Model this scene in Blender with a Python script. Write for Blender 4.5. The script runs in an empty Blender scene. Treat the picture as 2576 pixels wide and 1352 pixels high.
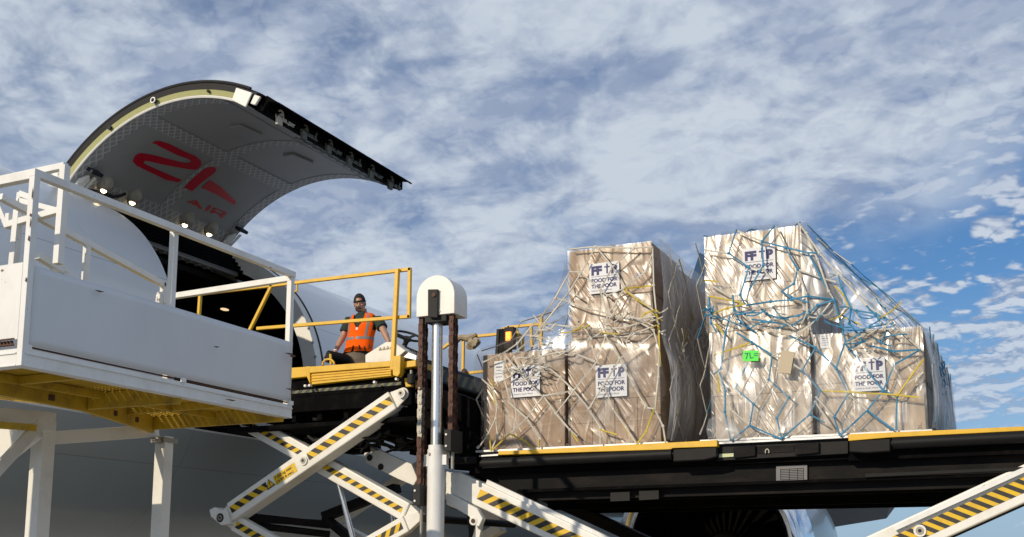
import bpy, bmesh, math, random
from mathutils import Vector, Matrix, noise
random.seed(7)
SC = bpy.context.scene
COL = SC.collection
R = math.radians

# ------------------------------------------------------------ camera
FPX, PX, PY = 2768.0, 1288.0, 966.0          # focal length and principal point in 2576-wide pixels
PIT = math.atan(444 / FPX); YAW = math.atan(1312 / math.hypot(FPX, 444))
CAM = Vector((0, 0, 1.6))
FW = Vector((math.cos(YAW) * math.cos(PIT), math.sin(YAW) * math.cos(PIT), math.sin(PIT)))
RT = Vector((math.sin(YAW), -math.cos(YAW), 0)); UP = RT.cross(FW)
cam = bpy.data.cameras.new('camera'); camo = bpy.data.objects.new('camera', cam); COL.objects.link(camo)
cam.sensor_width = 36; cam.lens = 36 * FPX / 2576; cam.shift_y = (PY - 676) / 2576
cam.clip_start = .1; cam.clip_end = 3000
m = Matrix((RT, UP, -FW)).transposed().to_4x4(); m.translation = CAM
camo.matrix_world = m
SC.camera = camo
SC.view_settings.view_transform = 'Standard'; SC.view_settings.look = 'None'
SC.view_settings.exposure = 0.15; SC.view_settings.gamma = 1
SC.cycles.max_bounces = 8; SC.cycles.transparent_max_bounces = 24
SC.cycles.caustics_reflective = False; SC.cycles.caustics_refractive = False

def at(x, y, X=None, Y=None, Z=None):
    """pixel of the 2576-wide survey grid -> point on a world plane"""
    d = FW + RT * ((x - PX) / FPX) - UP * ((y - PY) / FPX)
    if X is not None: t = (X - CAM.x) / d.x
    elif Y is not None: t = (Y - CAM.y) / d.y
    else: t = (Z - CAM.z) / d.z
    return CAM + d * t

# ------------------------------------------------------------ sky and sun
SUN_EL, SUN_AZ = R(23), R(21)                 # azimuth measured from -X towards +Y
SDIR = Vector((-math.cos(SUN_EL) * math.cos(SUN_AZ), math.cos(SUN_EL) * math.sin(SUN_AZ), math.sin(SUN_EL)))
sl = bpy.data.lights.new('sun', 'SUN'); sl.energy = 3.0; sl.angle = R(.53); sl.color = (1.0, .86, .66)
so = bpy.data.objects.new('sun', sl); COL.objects.link(so)
so.rotation_euler = SDIR.to_track_quat('Z', 'Y').to_euler(); so.location = SDIR * 60

W = bpy.data.worlds.new('World'); SC.world = W; W.use_nodes = True
def wn(nt):
    def n(t, **k):
        o = nt.nodes.new(t)
        for a, b in k.items():
            if a.startswith('i_'):
                key = a[2:]; key = int(key) if key.isdigit() else key.replace('_', ' ')
                o.inputs[key].default_value = b
            else: setattr(o, a, b)
        return o
    return n
BO, VO = (6.3, 3.7, 0), (2.1, 8.5, 0)
def build_world():
    nt = W.node_tree; nt.nodes.clear(); n = wn(nt); L = nt.links.new
    def mth(op, a, b=None, c=None, clamp=False):
        o = nt.nodes.new('ShaderNodeMath'); o.operation = op; o.use_clamp = clamp
        for i, v in enumerate((a, b, c)):
            if v is None: continue
            if isinstance(v, (int, float)): o.inputs[i].default_value = v
            else: L(v, o.inputs[i])
        return o.outputs[0]
    def mr(v, a, b, c=0., d=1.):
        o = nt.nodes.new('ShaderNodeMapRange'); o.interpolation_type = 'SMOOTHSTEP'
        L(v, o.inputs[0]); o.inputs[1].default_value = a; o.inputs[2].default_value = b
        o.inputs[3].default_value = c; o.inputs[4].default_value = d
        return o.outputs[0]
    def mix(f, a, b):
        o = nt.nodes.new('ShaderNodeMix'); o.data_type = 'RGBA'
        if isinstance(f, float): o.inputs[0].default_value = f
        else: L(f, o.inputs[0])
        for i, v in ((6, a), (7, b)):
            if isinstance(v, tuple): o.inputs[i].default_value = v
            else: L(v, o.inputs[i])
        return o.outputs[2]
    sky = n('ShaderNodeTexSky', sky_type='NISHITA', sun_disc=False, sun_elevation=SUN_EL,
            sun_rotation=math.atan2(SDIR.x, SDIR.y), altitude=0, air_density=1.0, dust_density=.6, ozone_density=2.2)
    tc = n('ShaderNodeTexCoord'); sp = n('ShaderNodeSeparateXYZ'); L(tc.outputs['Generated'], sp.inputs[0])
    z = mth('MAXIMUM', sp.outputs[2], .0)
    zz = mth('ADD', z, .27)
    u = mth('DIVIDE', sp.outputs[0], zz); v = mth('DIVIDE', sp.outputs[1], zz)
    cb = n('ShaderNodeCombineXYZ'); L(u, cb.inputs[0]); L(v, cb.inputs[1])
    def nz(scale, det, rough, dist=0., off=(0, 0, 0), st=(1, 1, 1), rot=0, typ='FBM'):
        mp = n('ShaderNodeMapping'); L(cb.outputs[0], mp.inputs[0]); mp.inputs[1].default_value = off
        mp.inputs[2].default_value = (0, 0, rot); mp.inputs[3].default_value = st
        o = n('ShaderNodeTexNoise', noise_dimensions='2D'); L(mp.outputs[0], o.inputs['Vector'])
        o.inputs['Scale'].default_value = scale; o.inputs['Detail'].default_value = det
        o.inputs['Roughness'].default_value = rough; o.inputs['Distortion'].default_value = dist
        return o.outputs[0]
    # azimuth-like coordinate: negative on the left, positive on the right of the heading
    side = mth('SUBTRACT', mth('MULTIPLY', sp.outputs[0], RT.x), mth('MULTIPLY', sp.outputs[1], -RT.y))
    def puffs(scale, off, shift, rough=.5):
        mp = n('ShaderNodeMapping'); L(cb.outputs[0], mp.inputs[0]); mp.inputs[1].default_value = off; mp.inputs[3].default_value = (shift, shift * .86, 1)
        dn = n('ShaderNodeTexNoise', noise_dimensions='2D'); L(mp.outputs[0], dn.inputs['Vector']); dn.inputs['Scale'].default_value = scale; dn.inputs['Detail'].default_value = 3; dn.inputs['Roughness'].default_value = rough; dn.inputs['Distortion'].default_value = .25
        a_ = mth('MULTIPLY', mth('ABSOLUTE', mth('SUBTRACT', dn.outputs[0], .5)), 4.2)     # billowy ridges
        return mth('SUBTRACT', mth('POWER', a_, .75), .28)
    # stretched bands that climb to the right, broken into small billows
    band = nz(2.1, 3, .5, .25, BO, (1.0, .42, 1), R(-58))
    bd2 = nz(6.0, 2, .5, .2, (1.2, 6.4, 0), (1.0, .6, 1), R(-58))
    bandm = mth('ADD', mth('MULTIPLY', mth('SUBTRACT', band, .5), 3.0), mth('MULTIPLY', mth('SUBTRACT', bd2, .5), 1.2))
    low = mr(z, .08, .19)
    def dens(sh): return mth('ADD', mth('ADD', mth('MULTIPLY', puffs(10.5, (.3, .9, 0), sh), .85), mth('MULTIPLY', puffs(25, (4.3, 1.9, 0), sh), .42)), mth('ADD', bandm, mth('MULTIPLY', mth('SUBTRACT', low, 1.0), .9)))
    d0 = dens(1.0); d1 = dens(1.014)
    pf = mr(d0, -.26, .30)
    edge = mth('ADD', mth('MULTIPLY_ADD', mth('SUBTRACT', d0, d1), 1.5, .22), mth('MULTIPLY', mr(d0, -.2, .6), .5), clamp=True)
    # broad veil of soft cloud, upper left, with ragged holes
    v1 = nz(1.7, 4, .5, .2, VO, (1, .9, 1), R(-30)); v2 = nz(5.2, 6, .56, .5, (2.3, 4.2, 0), (1, .9, 1), R(-30)); v3 = nz(14.0, 5, .6, .4, (1.3, 5.1, 0))
    t_ = mth('SUBTRACT', mth('ADD', z, mth('MULTIPLY', mth('SUBTRACT', v1, .5), .30)), mth('MULTIPLY_ADD', side, .44, .135))
    vm = mr(t_, -.05, .09)
    holes = mth('ADD', mth('MULTIPLY', v1, .50), mth('ADD', mth('MULTIPLY', v2, .42), mth('MULTIPLY', v3, .20)))
    veil = mth('MULTIPLY', vm, mr(holes, .41, .58, .45, .96))
    tone = nz(3.0, 6, .55, .4, (2.4, 8.1, 0), (1, .8, 1), R(-28)); tone2 = nz(6.5, 5, .55, .3, (2, 3, 0)); tone3 = nz(6.5, 5, .55, .3, (2.025, 2.99, 0))
    lit = mth('ADD', mr(mth('ADD', mth('MULTIPLY', tone, .6), mth('MULTIPLY', v2, .4)), .385, .59), mth('MULTIPLY', mth('SUBTRACT', tone2, tone3), 3.2), clamp=True)
    skyc = n('ShaderNodeMix', data_type='RGBA', blend_type='MULTIPLY'); skyc.inputs[0].default_value = 1.0
    L(sky.outputs[0], skyc.inputs[6]); skyc.inputs[7].default_value = SKYTINT
    dark = (2.75, 3.4, 4.75, 1); bright = (5.3, 5.9, 6.7, 1)
    cc = mix(lit, dark, bright)
    c1 = mix(veil, skyc.outputs[2], cc)
    pc = mix(edge, (2.5, 3.2, 4.6, 1), (5.7, 6.2, 6.9, 1))
    c2 = mix(mth('MULTIPLY', mth('MULTIPLY', pf, .88), mth('MULTIPLY_ADD', vm, -.75, 1.0)), c1, pc)
    # pale air near the horizon
    c3 = mix(mth('SUBTRACT', .72, mr(z, .0, .26, 0., .72)), c2, (3.3, 4.5, 6.2, 1))
    bg = n('ShaderNodeBackground'); bg.inputs[1].default_value = .1; L(c3, bg.inputs[0])
    out = n('ShaderNodeOutputWorld'); L(bg.outputs[0], out.inputs[0])
SKYTINT = (.41, .62, .83, 1)
build_world()
W.cycles.sampling_method = 'MANUAL'; W.cycles.sample_map_resolution = 512

# ------------------------------------------------------------ materials
def new_mat(name):
    m = bpy.data.materials.new(name); m.use_nodes = True; nt = m.node_tree; nt.nodes.clear()
    out = nt.nodes.new('ShaderNodeOutputMaterial'); p = nt.nodes.new('ShaderNodeBsdfPrincipled')
    nt.links.new(p.outputs[0], out.inputs[0]); return m, nt, p, out
def ramp(nt, src, a, b, smooth=True):
    o = nt.nodes.new('ShaderNodeMapRange'); nt.links.new(src, o.inputs[0])
    o.inputs[1].default_value = a; o.inputs[2].default_value = b
    if smooth: o.interpolation_type = 'SMOOTHSTEP'
    return o.outputs[0]
def noise_n(nt, scale, det=5, rough=.6, st=(1, 1, 1), dist=0, coord='Object', rot=(0, 0, 0)):
    tc = nt.nodes.new('ShaderNodeTexCoord'); mp = nt.nodes.new('ShaderNodeMapping')
    if any(rot):
        m0 = nt.nodes.new('ShaderNodeMapping'); nt.links.new(tc.outputs[coord], m0.inputs[0]); m0.inputs[2].default_value = rot; nt.links.new(m0.outputs[0], mp.inputs[0])
    else: nt.links.new(tc.outputs[coord], mp.inputs[0])
    mp.inputs[3].default_value = st
    o = nt.nodes.new('ShaderNodeTexNoise'); nt.links.new(mp.outputs[0], o.inputs['Vector'])
    o.inputs['Scale'].default_value = scale; o.inputs['Detail'].default_value = det
    o.inputs['Roughness'].default_value = rough; o.inputs['Distortion'].default_value = dist
    return o.outputs[0]
def mixc(nt, f, a, b):
    o = nt.nodes.new('ShaderNodeMix'); o.data_type = 'RGBA'
    nt.links.new(f, o.inputs[0])
    for i, v in ((6, a), (7, b)):
        if isinstance(v, tuple): o.inputs[i].default_value = v if len(v) == 4 else v + (1,)
        else: nt.links.new(v, o.inputs[i])
    return o.outputs[2]
def bump(nt, p, src, strength, dist=.01, inp='Normal'):
    b = nt.nodes.new('ShaderNodeBump'); b.inputs['Strength'].default_value = strength; b.inputs['Distance'].default_value = dist
    nt.links.new(src, b.inputs['Height'])
    nt.links.new(b.outputs[0], p.inputs[inp]); return b
def paint(name, col, rough=.45, metal=0, dirt=None, damt=.5, dscale=3, rust=0, rustcol=(.09, .035, .02), bmp=0.06, bscale=25, st=(1, 1, 1), spec=.5):
    m, nt, p, out = new_mat(name)
    c = tuple(col) + (1,)
    if dirt is None: dirt = tuple(x * .72 for x in col)
    n1 = noise_n(nt, dscale, 7, .65, st)
    f = ramp(nt, n1, .42, .78)
    ml = nt.nodes.new('ShaderNodeMath'); ml.operation = 'MULTIPLY'; nt.links.new(f, ml.inputs[0]); ml.inputs[1].default_value = damt
    cc = mixc(nt, ml.outputs[0], c, tuple(dirt))
    if rust:
        n2 = noise_n(nt, 7, 8, .72)
        cc = mixc(nt, ramp(nt, n2, .70 - rust, .73 - rust), cc, tuple(rustcol))
    nt.links.new(cc, p.inputs['Base Color'])
    p.inputs['Roughness'].default_value = rough; p.inputs['Metallic'].default_value = metal
    p.inputs['Specular IOR Level'].default_value = spec
    if bmp: bump(nt, p, noise_n(nt, bscale, 3, .5), bmp, .01)
    return m
M = {}
M['white'] = paint('white_paint', (.78, .77, .72), .42, damt=.5, dscale=2.2, dirt=(.5, .46, .38))
M['white_worn'] = paint('white_worn_paint', (.76, .765, .75), .5, damt=.45, dscale=3.5, dirt=(.52, .48, .42), rust=.05, st=(1, 1, .5))
M['white_panel'] = paint('white_sheet_metal', (.65, .675, .70), .42, damt=.35, dscale=1.3, dirt=(.5, .52, .55), bmp=.22, bscale=1.6, st=(1, 1, .35))
M['yellow'] = paint('yellow_paint', (.72, .43, .02), .45, damt=.5, dscale=5, dirt=(.42, .24, .02))
M['yellow_floor'] = paint('yellow_grating_paint', (.55, .36, .018), .6, damt=.8, dscale=4, dirt=(.2, .12, .02), rust=.03)
M['tape_yellow'] = paint('tape_yellow', (.74, .47, .01), .4, damt=.6, dscale=11, dirt=(.42, .28, .04), bmp=0)
M['tape_black'] = paint('tape_black', (.012, .011, .012), .45, damt=.6, dscale=13, dirt=(.06, .055, .045), bmp=0)
M['black'] = paint('black_steel', (.007, .007, .008), .55, damt=.6, dscale=4, dirt=(.018, .017, .016), spec=.2)
M['dark'] = paint('dark_grease', (.0035, .0035, .004), .85, damt=.8, dscale=6, dirt=(.011, .010, .009), spec=.04)
M['girder'] = paint('girder_paint', (.008, .008, .009), .7, damt=.9, dscale=2.2, dirt=(.026, .021, .018), st=(1, 1, 3), spec=.12)
M['navy'] = paint('navy_steel', (.018, .026, .036), .55, damt=.4, spec=.2)
M['rubber'] = paint('rubber', (.015, .015, .015), .75, damt=.3)
M['rod'] = paint('polished_rod', (.90, .88, .85), .26, metal=.9, damt=.1, bmp=0)
M['steel'] = paint('bare_steel', (.30, .285, .25), .45, metal=.6, damt=.5, dscale=8)
M['rust'] = paint('rusty_steel', (.10, .045, .03), .7, metal=.2, damt=.7, dscale=14, dirt=(.035, .022, .018))
M['chrome'] = paint('chrome', (.88, .87, .85), .14, metal=1, damt=.05, bmp=0)
M['alu'] = paint('aluminium', (.55, .55, .55), .4, metal=.7, damt=.3)
M['primer'] = paint('primer_green_yellow', (.34, .34, .13), .5, damt=.4, dscale=6)
M['lining'] = paint('grey_lining', (.33, .33, .33), .5, damt=.5, dscale=1.5, dirt=(.25, .25, .25), bmp=.1, bscale=4)
M['red'] = paint('red_decal', (.56, .008, .03), .4, damt=.15, bmp=0)
M['beige'] = paint('aged_beige_metal', (.42, .38, .30), .5, damt=.5, dscale=9, dirt=(.12, .11, .08))
M['latch'] = paint('latch_metal', (.085, .08, .055), .5, damt=.8, dscale=14, dirt=(.03, .03, .025))
M['redlight'] = paint('red_fade_decal', (.62, .05, .055), .4, damt=.3, bmp=0)
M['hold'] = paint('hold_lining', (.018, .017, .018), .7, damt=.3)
M['sheet'] = paint('label_paper', (.72, .73, .76), .6, damt=.15, bmp=0)
M['ink'] = paint('blue_ink', (.018, .022, .12), .6, damt=.1, bmp=0)
M['greyink'] = paint('grey_ink', (.13, .14, .2), .6, damt=.1, bmp=0)
M['green'] = paint('green_tag', (.04, .78, .03), .5, damt=.1, bmp=0)
M['strap_w'] = paint('white_strap', (.57, .54, .47), .7, damt=.6, dscale=9, dirt=(.3, .28, .23))
M['strap_y'] = paint('yellow_strap', (.55, .42, .05), .7, damt=.4, dscale=9)
M['strap_b'] = paint('blue_strap', (.025, .20, .37), .65, damt=.7, dscale=9, dirt=(.12, .28, .38))
M['card_tan'] = paint('tan_card', (.50, .42, .30), .7, damt=.2)
M['orange'] = paint('hi_vis_orange', (1.0, .13, .006), .85, damt=.3, dscale=9, dirt=(1.0, .09, .006), spec=.1, bmp=.3, bscale=14)
M['reflect'] = paint('reflective_tape', (.22, .22, .23), .4, damt=.2)
M['shirt'] = paint('dark_green_cloth', (.012, .03, .024), .85, damt=.3, bmp=.3, bscale=18)
M['trouser'] = paint('khaki_cloth', (.15, .12, .09), .85, damt=.4, dscale=6, bmp=.4, bscale=14)
M['skin'] = paint('skin', (.42, .23, .15), .5, damt=.25, dscale=10, dirt=(.33, .16, .10))
M['stubble'] = paint('stubble', (.10, .055, .038), .7, damt=.3)
M['hair'] = paint('dark_hair', (.018, .012, .01), .7, damt=.3)
M['cap'] = paint('black_cap_cloth', (.012, .012, .014), .8, damt=.3)
M['cloth'] = paint('dusty_canvas', (.34, .28, .19), .85, damt=.7, dscale=8, bmp=.6, bscale=12)
M['blue_tail'] = paint('blue_livery', (.035, .13, .22), .35, damt=.2, bmp=0)
M['wing'] = paint('wing_grey', (.22, .24, .26), .45, damt=.3)
M['apron'] = paint('apron_concrete', (.34, .335, .32), .85, damt=.7, dscale=.6, dirt=(.24, .24, .23), bmp=.5, bscale=60)

def emis(name, col, s):
    m, nt, p, out = new_mat(name); p.inputs['Base Color'].default_value = col + (1,)
    p.inputs['Emission Color'].default_value = col + (1,); p.inputs['Emission Strength'].default_value = s; return m
M['lamp'] = emis('warm_lamp', (1, .80, .45), 7.0)
M['lamp_dim'] = emis('dim_lamp', (1, .72, .4), .9)
M['amber'] = emis('amber_lamp', (1, .22, .02), 2.6)

def cardboard(name, col):
    m, nt, p, out = new_mat(name)
    n1 = noise_n(nt, 3, 6, .6); n2 = noise_n(nt, 2.0, 5, .6, (1, 1, 14))
    c = mixc(nt, ramp(nt, n1, .35, .7), tuple(col), tuple(x * .78 for x in col))
    c = mixc(nt, ramp(nt, n2, .52, .70), c, tuple(x * 1.18 for x in col))
    nt.links.new(c, p.inputs['Base Color']); p.inputs['Roughness'].default_value = .65
    p.inputs['Specular IOR Level'].default_value = .25
    nb = noise_n(nt, 4, 3, .5, (1, 1, 2)); bump(nt, p, nb, .12, .02)
    return m
M['card'] = cardboard('brown_cardboard', (.325, .210, .125))
M['card_lt'] = cardboard('pale_cardboard', (.47, .355, .24))

def film(name, scale, st, gl, wh, bstr, rough=.2, fine=16, thr=.5, base=.02):
    """clear plastic: mostly transparent, with long thin creases that catch the light"""
    m, nt, p, out = new_mat(name); nt.nodes.remove(p); L = nt.links.new
    def M2(op, a, b, c=None, clamp=False):
        o = nt.nodes.new('ShaderNodeMath'); o.operation = op; o.use_clamp = clamp
        for i, v in enumerate((a, b, c)):
            if v is None: continue
            if isinstance(v, (int, float)): o.inputs[i].default_value = v
            else: L(v, o.inputs[i])
        return o.outputs[0]
    n1 = noise_n(nt, scale, 2, .5, st, .7); n2 = noise_n(nt, scale * 1.7, 1, .5, (st[0], st[1] * 1.4, st[2] * .9), .9, rot=(R(32), 0, 0)); n4 = noise_n(nt, 2.6, 2, .5, (1, 1, .8)); n3 = noise_n(nt, 1.6, 3, .5)
    ridge = M2('SUBTRACT', 1.0, M2('MULTIPLY', M2('ABSOLUTE', M2('SUBTRACT', n1, .5), 0), 9.0), None, True)       # 1 on crease lines
    ridge2 = M2('SUBTRACT', 1.0, M2('MULTIPLY', M2('ABSOLUTE', M2('SUBTRACT', n2, .5), 0), 9.0), None, True)
    ridge = M2('MULTIPLY', ridge, M2('MULTIPLY_ADD', ramp(nt, n4, .46, .58), .75, .25)); ridge2 = M2('MULTIPLY', ridge2, M2('SUBTRACT', 1.1, ramp(nt, n4, .42, .54), None, True))
    hgt = M2('ADD', M2('MULTIPLY', ridge, .55), M2('MULTIPLY', ridge2, .45)); hgt = M2('ADD', hgt, M2('MULTIPLY', n1, 1.2))
    b = nt.nodes.new('ShaderNodeBump'); b.inputs['Strength'].default_value = bstr; b.inputs['Distance'].default_value = .02
    L(hgt, b.inputs['Height'])
    g = nt.nodes.new('ShaderNodeBsdfGlossy'); g.inputs['Roughness'].default_value = rough; g.inputs['Color'].default_value = (1, 1, 1, 1)
    L(b.outputs[0], g.inputs['Normal'])
    d = nt.nodes.new('ShaderNodeBsdfDiffuse'); d.inputs['Color'].default_value = (.85, .85, .85, 1); L(b.outputs[0], d.inputs['Normal'])
    t = nt.nodes.new('ShaderNodeBsdfTransparent'); t.inputs[0].default_value = (.96, .965, .97, 1)
    m1 = nt.nodes.new('ShaderNodeMixShader'); L(t.outputs[0], m1.inputs[1]); L(d.outputs[0], m1.inputs[2])
    patch = ramp(nt, n3, thr - .08, thr + .14)
    L(M2('ADD', M2('MULTIPLY', M2('MULTIPLY', ridge, patch), wh), base), m1.inputs[0])
    fm = M2('MULTIPLY_ADD', M2('MULTIPLY', M2('MAXIMUM', ridge, M2('MULTIPLY', ridge2, .9)), patch), gl * 3.0, gl, True)
    m2 = nt.nodes.new('ShaderNodeMixShader'); L(fm, m2.inputs[0]); L(m1.outputs[0], m2.inputs[1]); L(g.outputs[0], m2.inputs[2])
    L(m2.outputs[0], out.inputs[0]); return m
M['film_tight'] = film('stretch_film', 1.9, (1, 1.7, .38), .032, .07, .40, .29, base=.014)
M['film_shiny'] = film('shiny_stretch_film', 2.5, (1, 1.9, .32), .070, .10, .46, .29, thr=.44, base=.03)
M['film_loose'] = film('loose_plastic_sheet', 1.3, (1, 1.5, .5), .022, .07, .45, .24, base=.012)
M['film_side'] = film('hanging_plastic_sheet', 4.0, (1.6, 1, .16), .04, .35, .6, .3, base=.34)
M['film_slope'] = film('slope_plastic_sheet', 2.2, (1, 1.3, .5), .03, .25, .45, .3, base=.13)

def fuselage_mat():
    m, nt, p, out = new_mat('fuselage_paint'); L = nt.links.new
    tc = nt.nodes.new('ShaderNodeTexCoord'); sp = nt.nodes.new('ShaderNodeSeparateXYZ'); L(tc.outputs['Object'], sp.inputs[0])
    n1 = noise_n(nt, .7, 6, .6, (.4, 1, 1))
    c = mixc(nt, ramp(nt, n1, .4, .75), (.74, .76, .78), (.67, .69, .71))
    n2 = noise_n(nt, 1.2, 6, .7, (2.5, 1, .25))
    c = mixc(nt, ramp(nt, n2, .60, .85), c, (.40, .41, .42))
    # belly paint below a wandering line
    bl = nt.nodes.new('ShaderNodeMath'); bl.operation = 'MULTIPLY_ADD'; L(n1, bl.inputs[0]); bl.inputs[1].default_value = .06; L(sp.outputs[2], bl.inputs[2])
    c = mixc(nt, ramp(nt, bl.outputs[0], 4.12, 4.14), (.30, .335, .345), c)
    # skin laps
    def line(src, period, w, off=0.):
        a = nt.nodes.new('ShaderNodeMath'); a.operation = 'MULTIPLY_ADD'; L(src, a.inputs[0]); a.inputs[1].default_value = 1 / period; a.inputs[2].default_value = off
        f = nt.nodes.new('ShaderNodeMath'); f.operation = 'FRACT'; L(a.outputs[0], f.inputs[0])
        g = nt.nodes.new('ShaderNodeMath'); g.operation = 'LESS_THAN'; L(f.outputs[0], g.inputs[0]); g.inputs[1].default_value = w / period
        return g.outputs[0]
    l = nt.nodes.new('ShaderNodeMath'); l.operation = 'MAXIMUM'
    L(line(sp.outputs[0], 5.6, .012, .31), l.inputs[0]); L(line(sp.outputs[2], 1.33, .010, .32), l.inputs[1])
    k = nt.nodes.new('ShaderNodeMath'); k.operation = 'MULTIPLY'; L(l.outputs[0], k.inputs[0]); k.inputs[1].default_value = .55
    c = mixc(nt, k.outputs[0], c, (.12, .12, .12))
    L(c, p.inputs['Base Color']); p.inputs['Roughness'].default_value = .28; p.inputs['Coat Weight'].default_value = .3; p.inputs['Coat Roughness'].default_value = .1
    bump(nt, p, noise_n(nt, 1.5, 3, .5), .12, .03); return m
M['fuselage'] = fuselage_mat()

def lattice_mat():   # raised diamond lattice of the reinforcing tape on the door lining
    m, nt, p, out = new_mat('lattice_tape'); L = nt.links.new
    tc = nt.nodes.new('ShaderNodeTexCoord'); sp = nt.nodes.new('ShaderNodeSeparateXYZ'); L(tc.outputs['Object'], sp.inputs[0])
    def sn(sx, sy):
        a = nt.nodes.new('ShaderNodeMath'); a.operation = 'MULTIPLY'; L(sp.outputs[0], a.inputs[0]); a.inputs[1].default_value = sx
        b = nt.nodes.new('ShaderNodeMath'); b.operation = 'MULTIPLY_ADD'; L(sp.outputs[1], b.inputs[0]); b.inputs[1].default_value = sy; L(a.outputs[0], b.inputs[2])
        c = nt.nodes.new('ShaderNodeMath'); c.operation = 'SINE'; L(b.outputs[0], c.inputs[0]); return c.outputs[0]
    mx = nt.nodes.new('ShaderNodeMath'); mx.operation = 'MAXIMUM'; L(sn(48, 48), mx.inputs[0]); L(sn(48, -48), mx.inputs[1])
    c = mixc(nt, ramp(nt, mx.outputs[0], .70, .9), (.31, .31, .312), (.50, .50, .50))
    L(c, p.inputs['Base Color']); p.inputs['Roughness'].default_value = .5
    bump(nt, p, mx.outputs[0], .5, .004); return m
M['lattice'] = lattice_mat()

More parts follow.
